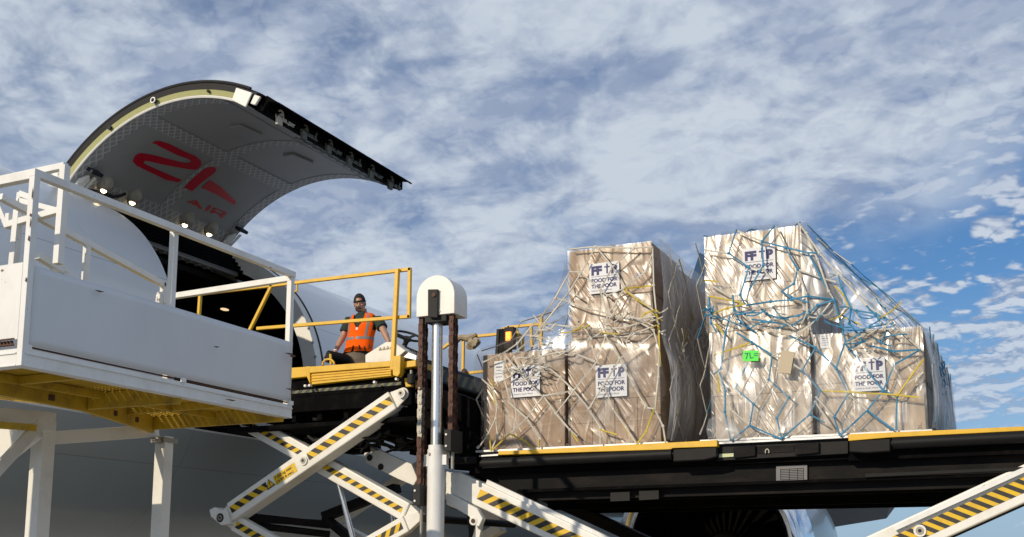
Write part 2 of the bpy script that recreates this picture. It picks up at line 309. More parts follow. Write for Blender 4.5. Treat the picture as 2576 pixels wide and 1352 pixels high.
# ------------------------------------------------------------ mesh builder
ROOT = {}
SPLIT = {'door_seal', 'pull_handle', 'jamb_bolt', 'edge_stud', 'chain_anchor', 'bumper_end', 'cross_shaft', 'drive_housing', 'bolt', 'grease_fitting', 'cover_screw', 'anchor_rod', 'anchor_bolt', 'cylinder_clamp', 'skirt_cleat', 'caster_roller', 'panel_spacer', 'rust_scar', 'rusty_panel_edge', 'gusset_hole', 'hydraulic_hose', 'tie_down_ring', 'corner_fitting', 'boot', 'eye', 'tool_grip', 'control_lever', 'latch_beam_x', 'lattice_tape_x', 'end_frame', 'torque_link', 'data_plate_x', 'hinge_channel_x', 'leg_clamp', 'packing_tape', 'pivot_pin', 'arm_lug', 'deck_crossbeam', 'actuator_linkage', 'wheel'}
class MB:
    def __init__(s): s.v = []; s.f = []; s.m = []
    def add(s, vs, fs, mi=0):
        o = len(s.v); s.v += [Vector(v) for v in vs]
        for f in fs: s.f.append([o + i for i in f]); s.m.append(mi)
        return s
    def box(s, c, size, rot=None, mi=0):
        c = Vector(c); x, y, z = [k / 2 for k in size]
        vs = [Vector((a * x, b * y, d * z)) for a in (-1, 1) for b in (-1, 1) for d in (-1, 1)]
        if rot is not None: vs = [rot @ v for v in vs]
        return s.add([c + v for v in vs], [(0, 1, 3, 2), (4, 6, 7, 5), (0, 4, 5, 1), (2, 3, 7, 6), (0, 2, 6, 4), (1, 5, 7, 3)], mi)
    def span(s, a, b, mi=0):
        a = Vector(a); b = Vector(b); return s.box((a + b) / 2, [abs(k) for k in (b - a)], None, mi)
    def bar(s, p, q, w, h, up=(0, 0, 1), mi=0):
        p = Vector(p); q = Vector(q); d = q - p; L_ = d.length; d.normalize(); up = Vector(up)
        if abs(d.dot(up)) > .98: up = Vector((1, 0, 0))
        sx = d.cross(up).normalized(); u = sx.cross(d)
        return s.box((p + q) / 2, (L_, w, h), Matrix((d, sx, u)).transposed(), mi)
    def prism(s, pts, vec, mi=0):
        n = len(pts); vec = Vector(vec); a = [Vector(p) for p in pts]; b = [p + vec for p in a]
        fs = [tuple(range(n))[::-1], tuple(range(n, 2 * n))] + [(i, (i + 1) % n, n + (i + 1) % n, n + i) for i in range(n)]
        return s.add(a + b, fs, mi)
    def tube(s, pts, r, n=8, mi=0, closed=False, sq=None):
        pts = [Vector(p) for p in pts]; N = len(pts); rs = r if isinstance(r, (list, tuple)) else [r] * N
        vs = []; pu = None
        for i, p in enumerate(pts):
            if closed: d = pts[(i + 1) % N] - pts[i - 1]
            else: d = pts[min(i + 1, N - 1)] - pts[max(i - 1, 0)]
            d.normalize()
            if pu is None:
                pu = Vector((0, 0, 1)) if abs(d.z) < .9 else Vector((1, 0, 0))
            x = d.cross(pu).normalized(); u = x.cross(d).normalized(); pu = u
            for k in range(n):
                a = 2 * math.pi * k / n; ax, ay = (sq or (1, 1))
                vs.append(p + (x * math.cos(a) * ax + u * math.sin(a) * ay) * rs[i])
        fs = []
        for i in range(N if closed else N - 1):
            j = (i + 1) % N
            for k in range(n): fs.append((i * n + k, i * n + (k + 1) % n, j * n + (k + 1) % n, j * n + k))
        if not closed: fs += [tuple(range(n))[::-1], tuple(range((N - 1) * n, N * n))]
        return s.add(vs, fs, mi)
    def cyl(s, p, q, r, n=20, mi=0, r2=None):
        p = Vector(p); q = Vector(q)
        return s.tube([p, q], [r, r if r2 is None else r2], n, mi)
    def grid(s, P, mi=0):
        a = len(P); b = len(P[0])
        return s.add([p for r in P for p in r], [(i * b + j, i * b + j + 1, (i + 1) * b + j + 1, (i + 1) * b + j) for i in range(a - 1) for j in range(b - 1)], mi)
    def ball(s, c, r, mi=0, nu=16, nv=10, rot=None):
        c = Vector(c); r = r if isinstance(r, (tuple, list)) else (r, r, r); P = []
        for i in range(nv + 1):
            t = math.pi * i / nv
            row = []
            for k in range(nu + 1):
                a = 2 * math.pi * k / nu; v = Vector((r[0] * math.sin(t) * math.cos(a), r[1] * math.sin(t) * math.sin(a), r[2] * math.cos(t)))
                row.append(c + (rot @ v if rot is not None else v))
            P.append(row)
        return s.grid(P, mi)
    def text(s, txt, o, right, up, size, off=.002, mi=0, bold=0.0, ext=.001):
        cu = bpy.data.curves.new('t', 'FONT'); cu.body = txt; cu.size = size; cu.offset = bold; cu.extrude = 0; cu.align_x = 'LEFT'; cu.resolution_u = 3
        ob = bpy.data.objects.new('t', cu); COL.objects.link(ob)
        bpy.context.view_layer.update()
        me = ob.evaluated_get(bpy.context.evaluated_depsgraph_get()).to_mesh()
        o = Vector(o); right = Vector(right).normalized(); up = Vector(up).normalized(); nrm = right.cross(up)
        s.add([o + right * v.co.x + up * v.co.y + nrm * off for v in me.vertices], [tuple(p.vertices) for p in me.polygons], mi)
        w = max((v.co.x for v in me.vertices), default=0)
        ob.to_mesh_clear(); bpy.data.objects.remove(ob); bpy.data.curves.remove(cu); return w
    def build(s, name, mats, parent=None, smooth=False, bevel=0, loc=None, merge=False, seg=2):
        if parent is not None and name in SPLIT:
            first = None
            for part in s.pieces():
                o = part.build_one(name, mats, parent, smooth, bevel, loc, merge, seg); first = first or o
            return first
        return s.build_one(name, mats, parent, smooth, bevel, loc, merge, seg)
    def pieces(s):
        """connected pieces; pieces that touch or overlap stay together"""
        par = list(range(len(s.v)))
        def fd(a):
            while par[a] != a: par[a] = par[par[a]]; a = par[a]
            return a
        for f in s.f:
            r0 = fd(f[0])
            for q in f[1:]: par[fd(q)] = r0
        comps = {}
        for i, f in enumerate(s.f): comps.setdefault(fd(f[0]), []).append(i)
        cl = []
        for fs in comps.values():
            vs = [s.v[k] for i in fs for k in s.f[i]]
            cl.append([fs, [min(v[a] for v in vs) - .004 for a in range(3)], [max(v[a] for v in vs) + .004 for a in range(3)]])
        ch = True
        while ch:
            ch = False
            for i in range(len(cl)):
                for j in range(i + 1, len(cl)):
                    a, b = cl[i], cl[j]
                    if all(a[1][k] <= b[2][k] and b[1][k] <= a[2][k] for k in range(3)):
                        a[0] += b[0]; a[1] = [min(x, y) for x, y in zip(a[1], b[1])]; a[2] = [max(x, y) for x, y in zip(a[2], b[2])]; cl.pop(j); ch = True; break
                if ch: break
        out = []
        for fs, _, _ in cl:
            m = MB(); mp = {}
            for i in fs:
                g = []
                for k in s.f[i]:
                    if k not in mp: mp[k] = len(m.v); m.v.append(s.v[k])
                    g.append(mp[k])
                m.f.append(g); m.m.append(s.m[i])
            out.append(m)
        return out
    def build_one(s, name, mats, parent=None, smooth=False, bevel=0, loc=None, merge=False, seg=2):
        if parent is not None: o0 = ROOT[parent.name]
        else: o0 = Vector(loc) if loc is not None else Vector((0, 0, 0))
        me = bpy.data.meshes.new(name); me.from_pydata([tuple(v - o0) for v in s.v], [], s.f)
        for mt in (mats if isinstance(mats, (list, tuple)) else [mats]): me.materials.append(M[mt] if isinstance(mt, str) else mt)
        me.polygons.foreach_set('material_index', s.m)
        bm = bmesh.new(); bm.from_mesh(me)
        if merge: bmesh.ops.remove_doubles(bm, verts=bm.verts, dist=1e-4)
        bmesh.ops.recalc_face_normals(bm, faces=bm.faces)
        bm.to_mesh(me); bm.free()
        if smooth:
            me.polygons.foreach_set('use_smooth', [True] * len(me.polygons))
            try: me.set_sharp_from_angle(angle=R(40))
            except Exception: pass
        o = bpy.data.objects.new(name, me); COL.objects.link(o)
        if parent is not None: o.parent = parent
        else: o.location = o0
        ROOT[o.name] = o0
        if bevel:
            b = o.modifiers.new('bevel', 'BEVEL'); b.width = bevel; b.segments = seg; b.limit_method = 'ANGLE'; b.angle_limit = R(40); b.harden_normals = False
        return o
def empty(name, loc):
    o = bpy.data.objects.new(name, None); COL.objects.link(o); o.location = loc; o.empty_display_size = .2
    ROOT[o.name] = Vector(loc); return o
def tag(o, label=None, cat=None, group=None, kind=None):
    if label: o['label'] = label
    if cat: o['category'] = cat
    if group: o['group'] = group
    if kind: o['kind'] = kind
    return o
def lerp(a, b, t): return Vector(a) * (1 - t) + Vector(b) * t
G = -.6     # ground level

# ------------------------------------------------------------ apron
mb = MB(); N = 24; ext = 900
mb.grid([[Vector((-ext / 3 + ext * 1.9 * i / N, -ext * .9 + ext * 1.8 * j / N, G)) for j in range(N + 1)] for i in range(N + 1)])
tag(mb.build('apron', 'apron'), 'grey concrete apron under the aircraft', None, None, 'structure')

# ------------------------------------------------------------ aircraft
FC = Vector((0, 13.54, 4.55)); FR = 2.62            # fuselage axis and radius
XF, XA = 12.0, 15.45                                # cargo door opening, front and aft edge
TH0, TH1 = R(15), R(99)                             # opening from hinge to sill
AIR = tag(empty('cargo_aircraft', (20, 13.54, G)), 'white wide-body freighter with its big upward-opening side cargo door raised', 'aircraft')

def fus_r(X):
    if X < 9: t = max(0, (9 - X) / 7.0); return math.sqrt(max(0, 1 - t ** 2.3)) 
    if X > 40: t = (X - 40) / 19.0; return max(.06, 1 - t ** 1.5)
    return 1.0
def fus_pt(X, th, k=1.0):
    """th measured from the crown towards -Y (the camera side)"""
    r = fus_r(X) * FR * k
    zc = FC.z + (0 if X < 40 else (FR * (1 - fus_r(X))) * .75) - (0 if X > 9 else (FR * (1 - fus_r(X))) * .25)
    y = math.sin(th); z = math.cos(th)
    if z < 0: z *= 1.06
    return Vector((X, FC.y - r * y, zc + r * z))
xs = [2.0, 2.15, 2.5, 3, 3.7, 4.5, 5.5, 6.5, 7.5, 9, 10.2, 11.2, XF, 12.9, 13.7, 14.6, XA, 16.5, 18, 21, 25, 30, 35, 40, 42.5, 45, 47.5, 50, 52.5, 55, 57, 58.6]
ths = sorted([TH0, TH1] + [R(a) for a in list(range(-260, 15, 6)) + list(range(20, 97, 5)) + [105]])
ths = [t for t in ths if t <= R(100)] + [R(100)]
ths = sorted(set([TH0, TH1] + [TH0 + (TH1 - TH0) * i / 24 for i in range(25)] + [TH1 + (2 * math.pi + TH0 - TH1) * i / 64 for i in range(65)]))
mb = MB()
P = [[fus_pt(X, t) for t in ths] for X in xs]
vs = [p for r in P for p in r]; nb = len(ths); fs = []
for i in range(len(xs) - 1):
    for j in range(nb - 1):
        if XF <= xs[i] + 1e-6 and xs[i + 1] <= XA + 1e-6 and ths[j] >= TH0 - 1e-6 and ths[j + 1] <= TH1 + 1e-6: continue
        fs.append((i * nb + j, i * nb + j + 1, (i + 1) * nb + j + 1, (i + 1) * nb + j))
mb.add(vs, fs)
mb.build('fuselage', 'fuselage', AIR, smooth=True, merge=True)
# hold: liner tube, floor and end walls seen through the opening
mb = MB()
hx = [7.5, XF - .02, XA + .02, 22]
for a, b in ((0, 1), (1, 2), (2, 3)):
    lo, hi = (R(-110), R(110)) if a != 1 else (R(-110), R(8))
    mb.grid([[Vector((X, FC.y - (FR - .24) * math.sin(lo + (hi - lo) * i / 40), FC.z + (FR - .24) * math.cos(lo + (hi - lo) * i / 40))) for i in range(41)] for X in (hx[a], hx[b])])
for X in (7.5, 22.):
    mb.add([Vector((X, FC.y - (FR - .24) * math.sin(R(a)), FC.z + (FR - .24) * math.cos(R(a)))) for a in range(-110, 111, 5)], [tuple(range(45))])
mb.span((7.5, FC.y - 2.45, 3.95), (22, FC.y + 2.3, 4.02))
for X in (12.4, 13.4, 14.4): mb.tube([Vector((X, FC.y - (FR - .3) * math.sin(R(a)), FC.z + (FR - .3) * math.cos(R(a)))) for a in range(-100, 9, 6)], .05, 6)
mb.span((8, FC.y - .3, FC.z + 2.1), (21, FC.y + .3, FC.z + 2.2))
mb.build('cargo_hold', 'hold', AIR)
for (X, px, py) in ((13.6, 403, 630), (13.8, 565, 779), (12.6, 400, 745)):
    p = at(px, py, X=X + 1.4)
    MB().ball(p, (.10, .06, .02), 0, 12, 6).build('ceiling_lamp', 'lamp_dim', AIR, smooth=True)
# door frame: jambs, header and sill round the opening
def ring(X0, X1, r0, r1, a0, a1, n=44):
    mbr = MB(); P0 = []
    for i in range(n + 1):
        t = a0 + (a1 - a0) * i / n; c, s_ = math.cos(t), math.sin(t)
        P0.append([Vector((x, FC.y - r * s_, FC.z + r * c * (1.06 if c < 0 else 1))) for x, r in ((X0, r0), (X0, r1), (X1, r1), (X1, r0), (X0, r0))])
    mbr.grid(P0); e = len(mbr.v); return mbr
fr = ring(XA - .02, XA + .16, FR - .26, FR + .012, TH0, TH1)
fr.build('door_jamb', 'white', AIR, smooth=True, merge=True)
seal = ring(XA + .165, XA + .20, FR + .002, FR + .024, TH0, TH1)
seal.build('door_seal', 'rubber', AIR, smooth=True, merge=True)
mb = MB()
for i in range(6):
    t = TH0 + (TH1 - TH0) * (.62 + .07 * i)
    mb.cyl(fus_pt(XA + .08, t, 1.0) + Vector((-.11, -.01, 0)), fus_pt(XA + .08, t, 1.0) + Vector((-.11, -.03, 0)), .025, 10)
mb.build('jamb_bolt', 'steel', AIR)
mb = MB()
for i in range(5):
    r_ = FR - .02 - i * .055; t = TH0 + R(2.0) * i
    p = Vector((XF, FC.y - r_ * math.sin(t), FC.z + r_ * math.cos(t)))
    mb.bar(p, p + Vector((XA - XF, 0, 0)), .05, .045, mi=0)
t = R(19); p = Vector((XF, FC.y - (FR - .32) * math.sin(t), FC.z + (FR - .32) * math.cos(t)))
mb.build('hinge_channel', 'dark', AIR)
mb = MB(); mb.bar(p, p + Vector((XA - XF, 0, 0)), .16, .10)
for k in range(16): mb.box(p + Vector((.12 + .215 * k, 0.02, -.06)), (.05, .12, .03))
mb.build('header_beam', 'lining', AIR, bevel=.01)
# drooping liner flap under the header, near the aft jamb
mb = MB(); P = []
for i in range(7):
    P.append([Vector((14.5 + i * .15, 12.55 - .12 * j + .03 * math.sin(i * 2 + j), 6.60 - .05 * j - .05 * math.sin(i * .9) - .02 * i)) for j in range(5)])
mb.grid(P).build('torn_liner', 'lining', AIR, smooth=True)

# ---- raised cargo door
DC = Vector((0, 10.85, 5.42)); RI, RO = 2.80, 3.03
DX0, DX1 = 11.66, XA
def dpt(X, deg, r): return Vector((X, DC.y + r * math.sin(R(deg)), DC.z + r * math.cos(R(deg))))
A0, A1 = -29.0, 48.5
mb = MB(); n = 48; P = []
for i in range(n + 1):
    dg = A0 + (A1 - A0) * i / n
    P.append([dpt(DX0 + .05, dg, RO), dpt(DX0, dg, RO - .03), dpt(DX0, dg, RO - .12)])
mb.grid(P, 0)
outer = [[dpt(DX0 + .05 + (DX1 - DX0 - .05) * k / 8, A0 - 1 + (A1 - A0 + 1) * i / n, RO) for k in range(9)] for i in range(n + 1)]
mb.grid(outer, 1)
mb.grid([[dpt(DX1, A0 + (A1 - A0) * i / n, RO), dpt(DX1, A0 + (A1 - A0) * i / n, RI)] for i in range(n + 1)], 1)
mb.grid([[dpt(DX0, A1, RO), dpt(DX0, A1, RI)], [dpt(DX1, A1, RO), dpt(DX1, A1, RI)]], 1)
door = mb.build('cargo_door', ['black', 'fuselage'], AIR, smooth=True, merge=True)
mb = MB(); mb.grid([[dpt(DX0 + .004, A0 + 3 + (A1 - A0 - 3) * i / n, RO - .115), dpt(DX0 + .02, A0 + 3 + (A1 - A0 - 3) * i / n, RI + .03)] for i in range(n + 1)])
mb.build('door_edge', 'primer', door, smooth=True)
mb = MB(); mb.tube([dpt(DX0 + .03, A0 + 3 + (A1 - A0 - 3) * i / n, RI + .01) for i in range(n + 1)], .021, 6)
mb.build('edge_bead', 'white', door, smooth=True)
mb = MB(); mb.tube([dpt(DX0 + .02, A0 + 3 + (A1 - A0 - 3) * i / n, RO + .005) for i in range(n + 1)], .022, 6)
mb.build('door_gasket', 'rubber', door, smooth=True)
mb = MB(); mb.grid([[dpt(DX0 + .03 + (DX1 - DX0 - .03) * k / 12, A0 + 1 + (A1 - A0 - 1) * i / n, RI) for k in range(13)] for i in range(n + 1)])
mb.build('door_lining', 'lining', door, smooth=True)
# lattice tapes
mb = MB()
def tapeX(d0, d1, X0=DX0 + .04, X1=DX1 - .01, m_=10, o=.006): mb.grid([[dpt(X0 + (X1 - X0) * k / 10, d0 + (d1 - d0) * i / m_, RI - o) for k in range(11)] for i in range(m_ + 1)])
tapeX(12.0, 17.5, o=.008); tapeX(43.5, 48.2)
for X0_, X1_ in ((DX0 + .06, DX0 + .26), (DX1 - .24, DX1 - .03), (13.50, 13.72)): tapeX(-17, 48, X0_, X1_, 40)
mb.build('lattice_tape', 'lattice', door, smooth=True)
# outboard lip panel seam, handles
mb = MB()
mb.grid([[dpt(DX0 + .04 + (DX1 - DX0 - .05) * k / 4, -18.2 + .35 * i, RI - .006) for k in range(5)] for i in range(2)])
for X in [13.2 + .22 * k for k in range(10)]:
    mb.bar(dpt(X, -20.5, RI - .008), dpt(X + .22, -26, RI - .006), .012, .006, (0, 0, 1))
mb.build('panel_seam', 'black', door)
mb = MB()
for X, dg in ((12.75, -6), (14.1, -6)):
    mb.bar(dpt(X, dg, RI - .02), dpt(X + .03, dg + 4.5, RI - .02), .035, .03); mb.bar(dpt(X, dg, RI - .02), dpt(X + .42, dg - 1.5, RI - .02), .035, .03)
mb.build('pull_handle', 'lining', door, bevel=.005)
# logo painted on the lining
def dhit(px, py, off=.010):
    d = FW + RT * ((px - PX) / FPX) - UP * ((py - PY) / FPX); r = RI - off
    oy, oz = CAM.y - DC.y, CAM.z - DC.z
    a = d.y ** 2 + d.z ** 2; b = 2 * (oy * d.y + oz * d.z); c = oy * oy + oz * oz - r * r
    t = (-b + math.sqrt(max(0, b * b - 4 * a * c))) / (2 * a)
    return CAM + d * t
def z3(x, y): return ((x / 1.931 + 200) / 1.565, (y / 1.931 + 280) / 1.565)
def dpar(p): return (p.x, math.degrees(math.atan2(p.y - DC.y, p.z - DC.z)))
def decal(mb_, left, right, n_=14, mi=0, off=.010):
    """two matching outlines traced on the lining, filled between"""
    def res(pl):
        pl = [dpar(dhit(*z3(*q))) for q in pl]
        L_ = [0]
        for a_, b_ in zip(pl, pl[1:]): L_.append(L_[-1] + math.hypot(b_[0] - a_[0], (b_[1] - a_[1]) * .05))
        o_ = []
        for i in range(n_ * (len(pl) - 1) + 1):
            k, f = divmod(i, n_)
            if k >= len(pl) - 1: k, f = len(pl) - 2, n_
            f = f / n_; o_.append((pl[k][0] * (1 - f) + pl[k + 1][0] * f, pl[k][1] * (1 - f) + pl[k + 1][1] * f))
        return o_
    A_, B_ = res(left), res(right)
    mb_.grid([[dpt(a_[0] * (1 - k / 4) + b_[0] * k / 4, a_[1] * (1 - k / 4) + b_[1] * k / 4, RI - off) for k in range(5)] for a_, b_ in zip(A_, B_)], mi)
mb = MB()
decal(mb, [(768, 552), (795, 533), (826, 533), (900, 556), (1005, 608), (1100, 648), (1140, 680), (1145, 712), (1128, 738), (1095, 752), (1060, 750), (960, 733), (840, 709), (760, 690), (718, 683)],
          [(768, 552), (800, 556), (822, 572), (880, 600), (960, 640), (1040, 668), (1065, 684), (1060, 695), (1045, 700), (1020, 699), (985, 693), (900, 672), (800, 645), (720, 630), (690, 626)], 3)
decal(mb, [(718, 683), (706, 690), (712, 704), (750, 724), (850, 768), (940, 806), (998, 828)],
          [(690, 626), (640, 646), (624, 688), (655, 722), (760, 772), (880, 830), (968, 848)], 3)
decal(mb, [(718, 683), (712, 684), (706, 690)], [(690, 626), (662, 632), (640, 646)], 2)
decal(mb, [(1012, 886), (1100, 800), (1170, 742), (1215, 730)], [(1075, 915), (1160, 840), (1235, 785), (1258, 760)], 3)
decal(mb, [(1215, 730), (1240, 731)], [(1258, 760), (1256, 742)], 3)
decal(mb, [(1212, 830), (1300, 888), (1400, 985), (1410, 1000)], [(1144, 888), (1260, 940), (1380, 1012), (1400, 1018)], 4, 1)
for a_, b_ in (([(1033, 998), (1062, 990), (1110, 983)], [(1050, 1004), (1075, 998), (1100, 992)]), ([(1110, 983), (1155, 1052)], [(1096, 990), (1128, 1048)]), ([(1062, 1012), (1135, 1030)], [(1080, 1000), (1128, 1010)]),
               ([(1205, 1022), (1172, 1062)], [(1226, 1026), (1194, 1068)]),
               ([(1246, 1040), (1212, 1078)], [(1266, 1044), (1232, 1086)]), ([(1246, 1040), (1335, 1072)], [(1256, 1052), (1318, 1078)]), ([(1343, 1082), (1318, 1100)], [(1318, 1078), (1298, 1090)]), ([(1318, 1100), (1226, 1072)], [(1298, 1090), (1236, 1060)]), ([(1270, 1082), (1296, 1118)], [(1290, 1088), (1326, 1112)])):
    decal(mb, a_, b_, 3, 1)
mb.build('airline_logo', ['red', 'redlight'], door)
# floodlights in domed housings
for px, py in ((265, 462), (337, 493), (469, 550), (530, 574)):
    c = dhit(px, py, 0); nrm = (Vector((0, DC.y, DC.z)) - Vector((0, c.y, c.z))).normalized()
    rot = nrm.to_track_quat('Z', 'X').to_matrix()
    h = MB(); h.ball(c, (.15, .115, .13), 0, 18, 10, rot)
    lp = c + (Vector((0, 0, -1)) * .075 + Vector((-.1, .1, 0)) * .12) 
    h.ball(lp, (.062, .062, .085), 1, 12, 8)
    h.build('floodlight', ['beige', 'lamp'], door, smooth=True)
# hinge fittings with their recess plates
for px, py, s_ in ((205, 448, 1), (577, 592, .9)):
    c = dhit(px, py, 0); h = MB()
    q = dhit(px + 28 * s_, py - 20 * s_, 0)
    h.box(q + Vector((0, -.03, -.03)), (.22, .20, .06), Matrix.Rotation(R(35), 3, 'X'), 1)
    h.prism([c + Vector((-.10, .10, -.22)), c + Vector((.05, .12, -.26)), c + Vector((.10, -.08, -.02)), c + Vector((.03, -.14, .03)), c + Vector((-.06, -.05, -.04))], (0.0, .05, .02), 0)
    h.prism([c + Vector((.06, .12, -.26)), c + Vector((.10, .12, -.26)), c + Vector((.16, -.16, .02)), c + Vector((.10, -.16, .03))], (.03, .06, .0), 0)
    h.build('hinge_arm', ['white', 'navy'], door, bevel=.008)
mb = MB(); c = dhit(262, 480, .03)
mb.tube([c + Vector((-.35, .08, -.02)), c + Vector((-.15, .02, .06)), c + Vector((0, .0, -.03)), c + Vector((.15, -.03, -.06)), c + Vector((.3, -.05, .0)), c + Vector((.36, -.09, .05))], .028, 6)
mb.tube([c + Vector((-.4, .12, -.05)), c + Vector((-.1, .05, -.03)), c + Vector((.2, .0, -.09))], .02, 6)
mb.build('actuator_linkage', 'rubber', door, smooth=True)
# latch edge along the outboard side
mb = MB()
def lp(X, d, r): return dpt(X, d, r)
P = []
for X in (DX0 + .15, DX1): P.append([lp(X, A0 + 1, RI - .01), lp(X, A0 - 2.0, RI + .02), lp(X, A0 - 3.2, RI + .10), lp(X, A0 - 2.2, RI + .17), lp(X, A0 - 5.2, RO + .0), lp(X, A0 - 1, RO + .015)])
mb.grid(P)
mb.prism(P[1], (.01, 0, 0)); mb.prism(P[0], (-.01, 0, 0))
mb.bar(lp(DX0 + .15, A0 - 3.4, RI + .045), lp(DX1 - .02, A0 - 3.4, RI + .045), .03, .05)
mb.bar(lp(DX0 + .15, A0 - 5.4, RO - .005), lp(DX1 + .05, A0 - 5.4, RO - .005), .02, .02)
for k in range(15): mb.box(lp(DX0 + .3 + k * .245, A0 - 3.6, RI + .10), (.03, .06, .14))
mb.build('latch_beam', 'dark', door)
for k in range(6):
    X = DX0 + .38 + k * .60 + random.uniform(-.03, .03); h = MB(); c = lp(X, A0 - 3.9, RI + .085)
    pts = [c + Vector((.055 * math.cos(R(a)), -.03, .065 * math.sin(R(a)))) for a in range(-80 + 17 * (k % 3), 150 - 20 * (k % 2), 20)]
    h.tube(pts, .017, 6); h.cyl(c + Vector((.0, -.05, 0)), c + Vector((0, .02, 0)), .022, 10)
    if k % 2: h.bar(c + Vector((.24, -.02, -.05)), c + Vector((.29, -.02, .05)), .03, .03)
    else: h.bar(c + Vector((.20, -.02, -.07)), c + Vector((.33, -.02, -.03)), .03, .02)
    h.box(c + Vector((.12, -.012, -.04)), (.42, .016, .05)); h.box(c + Vector((-.02, -.02, -.10)), (.11, .04, .12));
    h.build('latch', 'latch' if k else 'beige', door, smooth=True)
mb = MB()
mb.prism([dpt(DX0 - .008, a_, r_) for a_, r_ in ((A0 + 1, RO - .05), (A0 + 7, RO - .05), (A0 + 7, RI - .01), (A0 + 1, RI - .04))], (-.03, 0, 0))
mb.prism([dpt(DX0 - .012, a_, r_) for a_, r_ in ((A0 - 2.5, RO - .05), (A0 - .3, RO - .06), (A0 - .3, RI + .03), (A0 - 2.2, RI + .04))], (-.04, 0, 0))
mb.build('corner_fitting', 'white', door, bevel=.012)
mb = MB()
for a_ in (-12, 8, 26):
    c = dpt(DX0, a_, RI + .075); mb.cyl(c, c + Vector((-.03, 0, 0)), .022 if a_ == -12 else .035, 12, 0)
    if a_ == 8: mb.tube([c + Vector((-.05, .04 * math.cos(R(q)), .04 * math.sin(R(q)))) for q in range(0, 360, 30)], .012, 6, 1, True)
mb.build('edge_stud', ['rubber', 'alu'], door)
mb = MB(); hs = MB(); hs.prism([fus_pt(XF, TH0, 1.003), fus_pt(XF, TH0 - R(3), 1.003), dpt(XF, A1 - .3, RO - .03), dpt(XF, A1 - .5, RI + .03)], (XA - XF, 0, 0)); hs.build('hinge_strip', 'dark', AIR)
c = at(148, 448, X=11.75); mb.ball(c, (.10, .12, .17), 0, 12, 8); mb.build('hinge_fairing', 'white', door, smooth=True)

# ---- wing, engine, tail
mb = MB()
def foil(X, Y, Z, ch, th, n=14):
    o = []
    for i in range(2 * n):
        t = i / n if i <= n else 2 - i / n
        x = (1 - math.cos(math.pi * t)) / 2
        th_ = th * 2.9 * (.2969 * math.sqrt(x) - .126 * x - .3516 * x * x + .2843 * x ** 3 - .1036 * x ** 4)
        o.append(Vector((X + ch * x, Y, Z + (th_ if i <= n else -th_ * .8) - .06 * x * ch * .5)))
    return o
def loft(mb_, secs, mi=0, caps=True):
    n_ = len(secs[0]); vs_ = [p for s_ in secs for p in s_]
    fs_ = [(i * n_ + k, i * n_ + (k + 1) % n_, (i + 1) * n_ + (k + 1) % n_, (i + 1) * n_ + k) for i in range(len(secs) - 1) for k in range(n_)]
    if caps: fs_ += [tuple(range(n_))[::-1], tuple(range((len(secs) - 1) * n_, len(secs) * n_))]
    mb_.add(vs_, fs_, mi)
loft(mb, [foil(21.5, 12.6, 3.1, 9.5, 1.1), foil(23.0, 10.0, 3.25, 8.4, .95), foil(26.0, 5.6, 3.7, 6.0, .62), foil(33.0, -5, 4.9, 3.4, .32), foil(37.3, -11.2, 5.7, 2.0, .16)])
mb.build('wing', 'wing', AIR, smooth=True)
mb = MB(); w = [at(2230, 1305, X=31), at(2270, 1252, X=31), at(2262, 1180, X=30.2), at(1880, 1200, X=29.6), at(1860, 1365, X=31)]
mb.prism(w, (.12, 0, .03)); mb.build('flap', 'wing', AIR)
mb = MB(); loft(mb, [foil(22, 14.4, 3.1, 9.5, 1.1), foil(23.0, 17.0, 3.25, 8.4, .95), foil(26.0, 21.5, 3.7, 6.0, .62), foil(37.3, 38, 5.7, 2.0, .16)])
mb.build('wing', 'wing', AIR, smooth=True)
def fairing():
    f = MB(); P_ = []
    for i in range(15):
        t = i / 14; X = 19.5 + 15 * t; s_ = math.sin(math.pi * min(1, max(0, t))) ** .5
        P_.append([Vector((X, FC.y - (2.2 + .95 * s_) * math.cos(R(a)) , 3.0 - .3 * s_ + (1.3 * s_ + .1) * math.sin(R(a)))) for a in range(-90, 91, 12)])
    f.grid(P_); return f.build('wing_root_fairing', 'fuselage', AIR, smooth=True)
fairing()
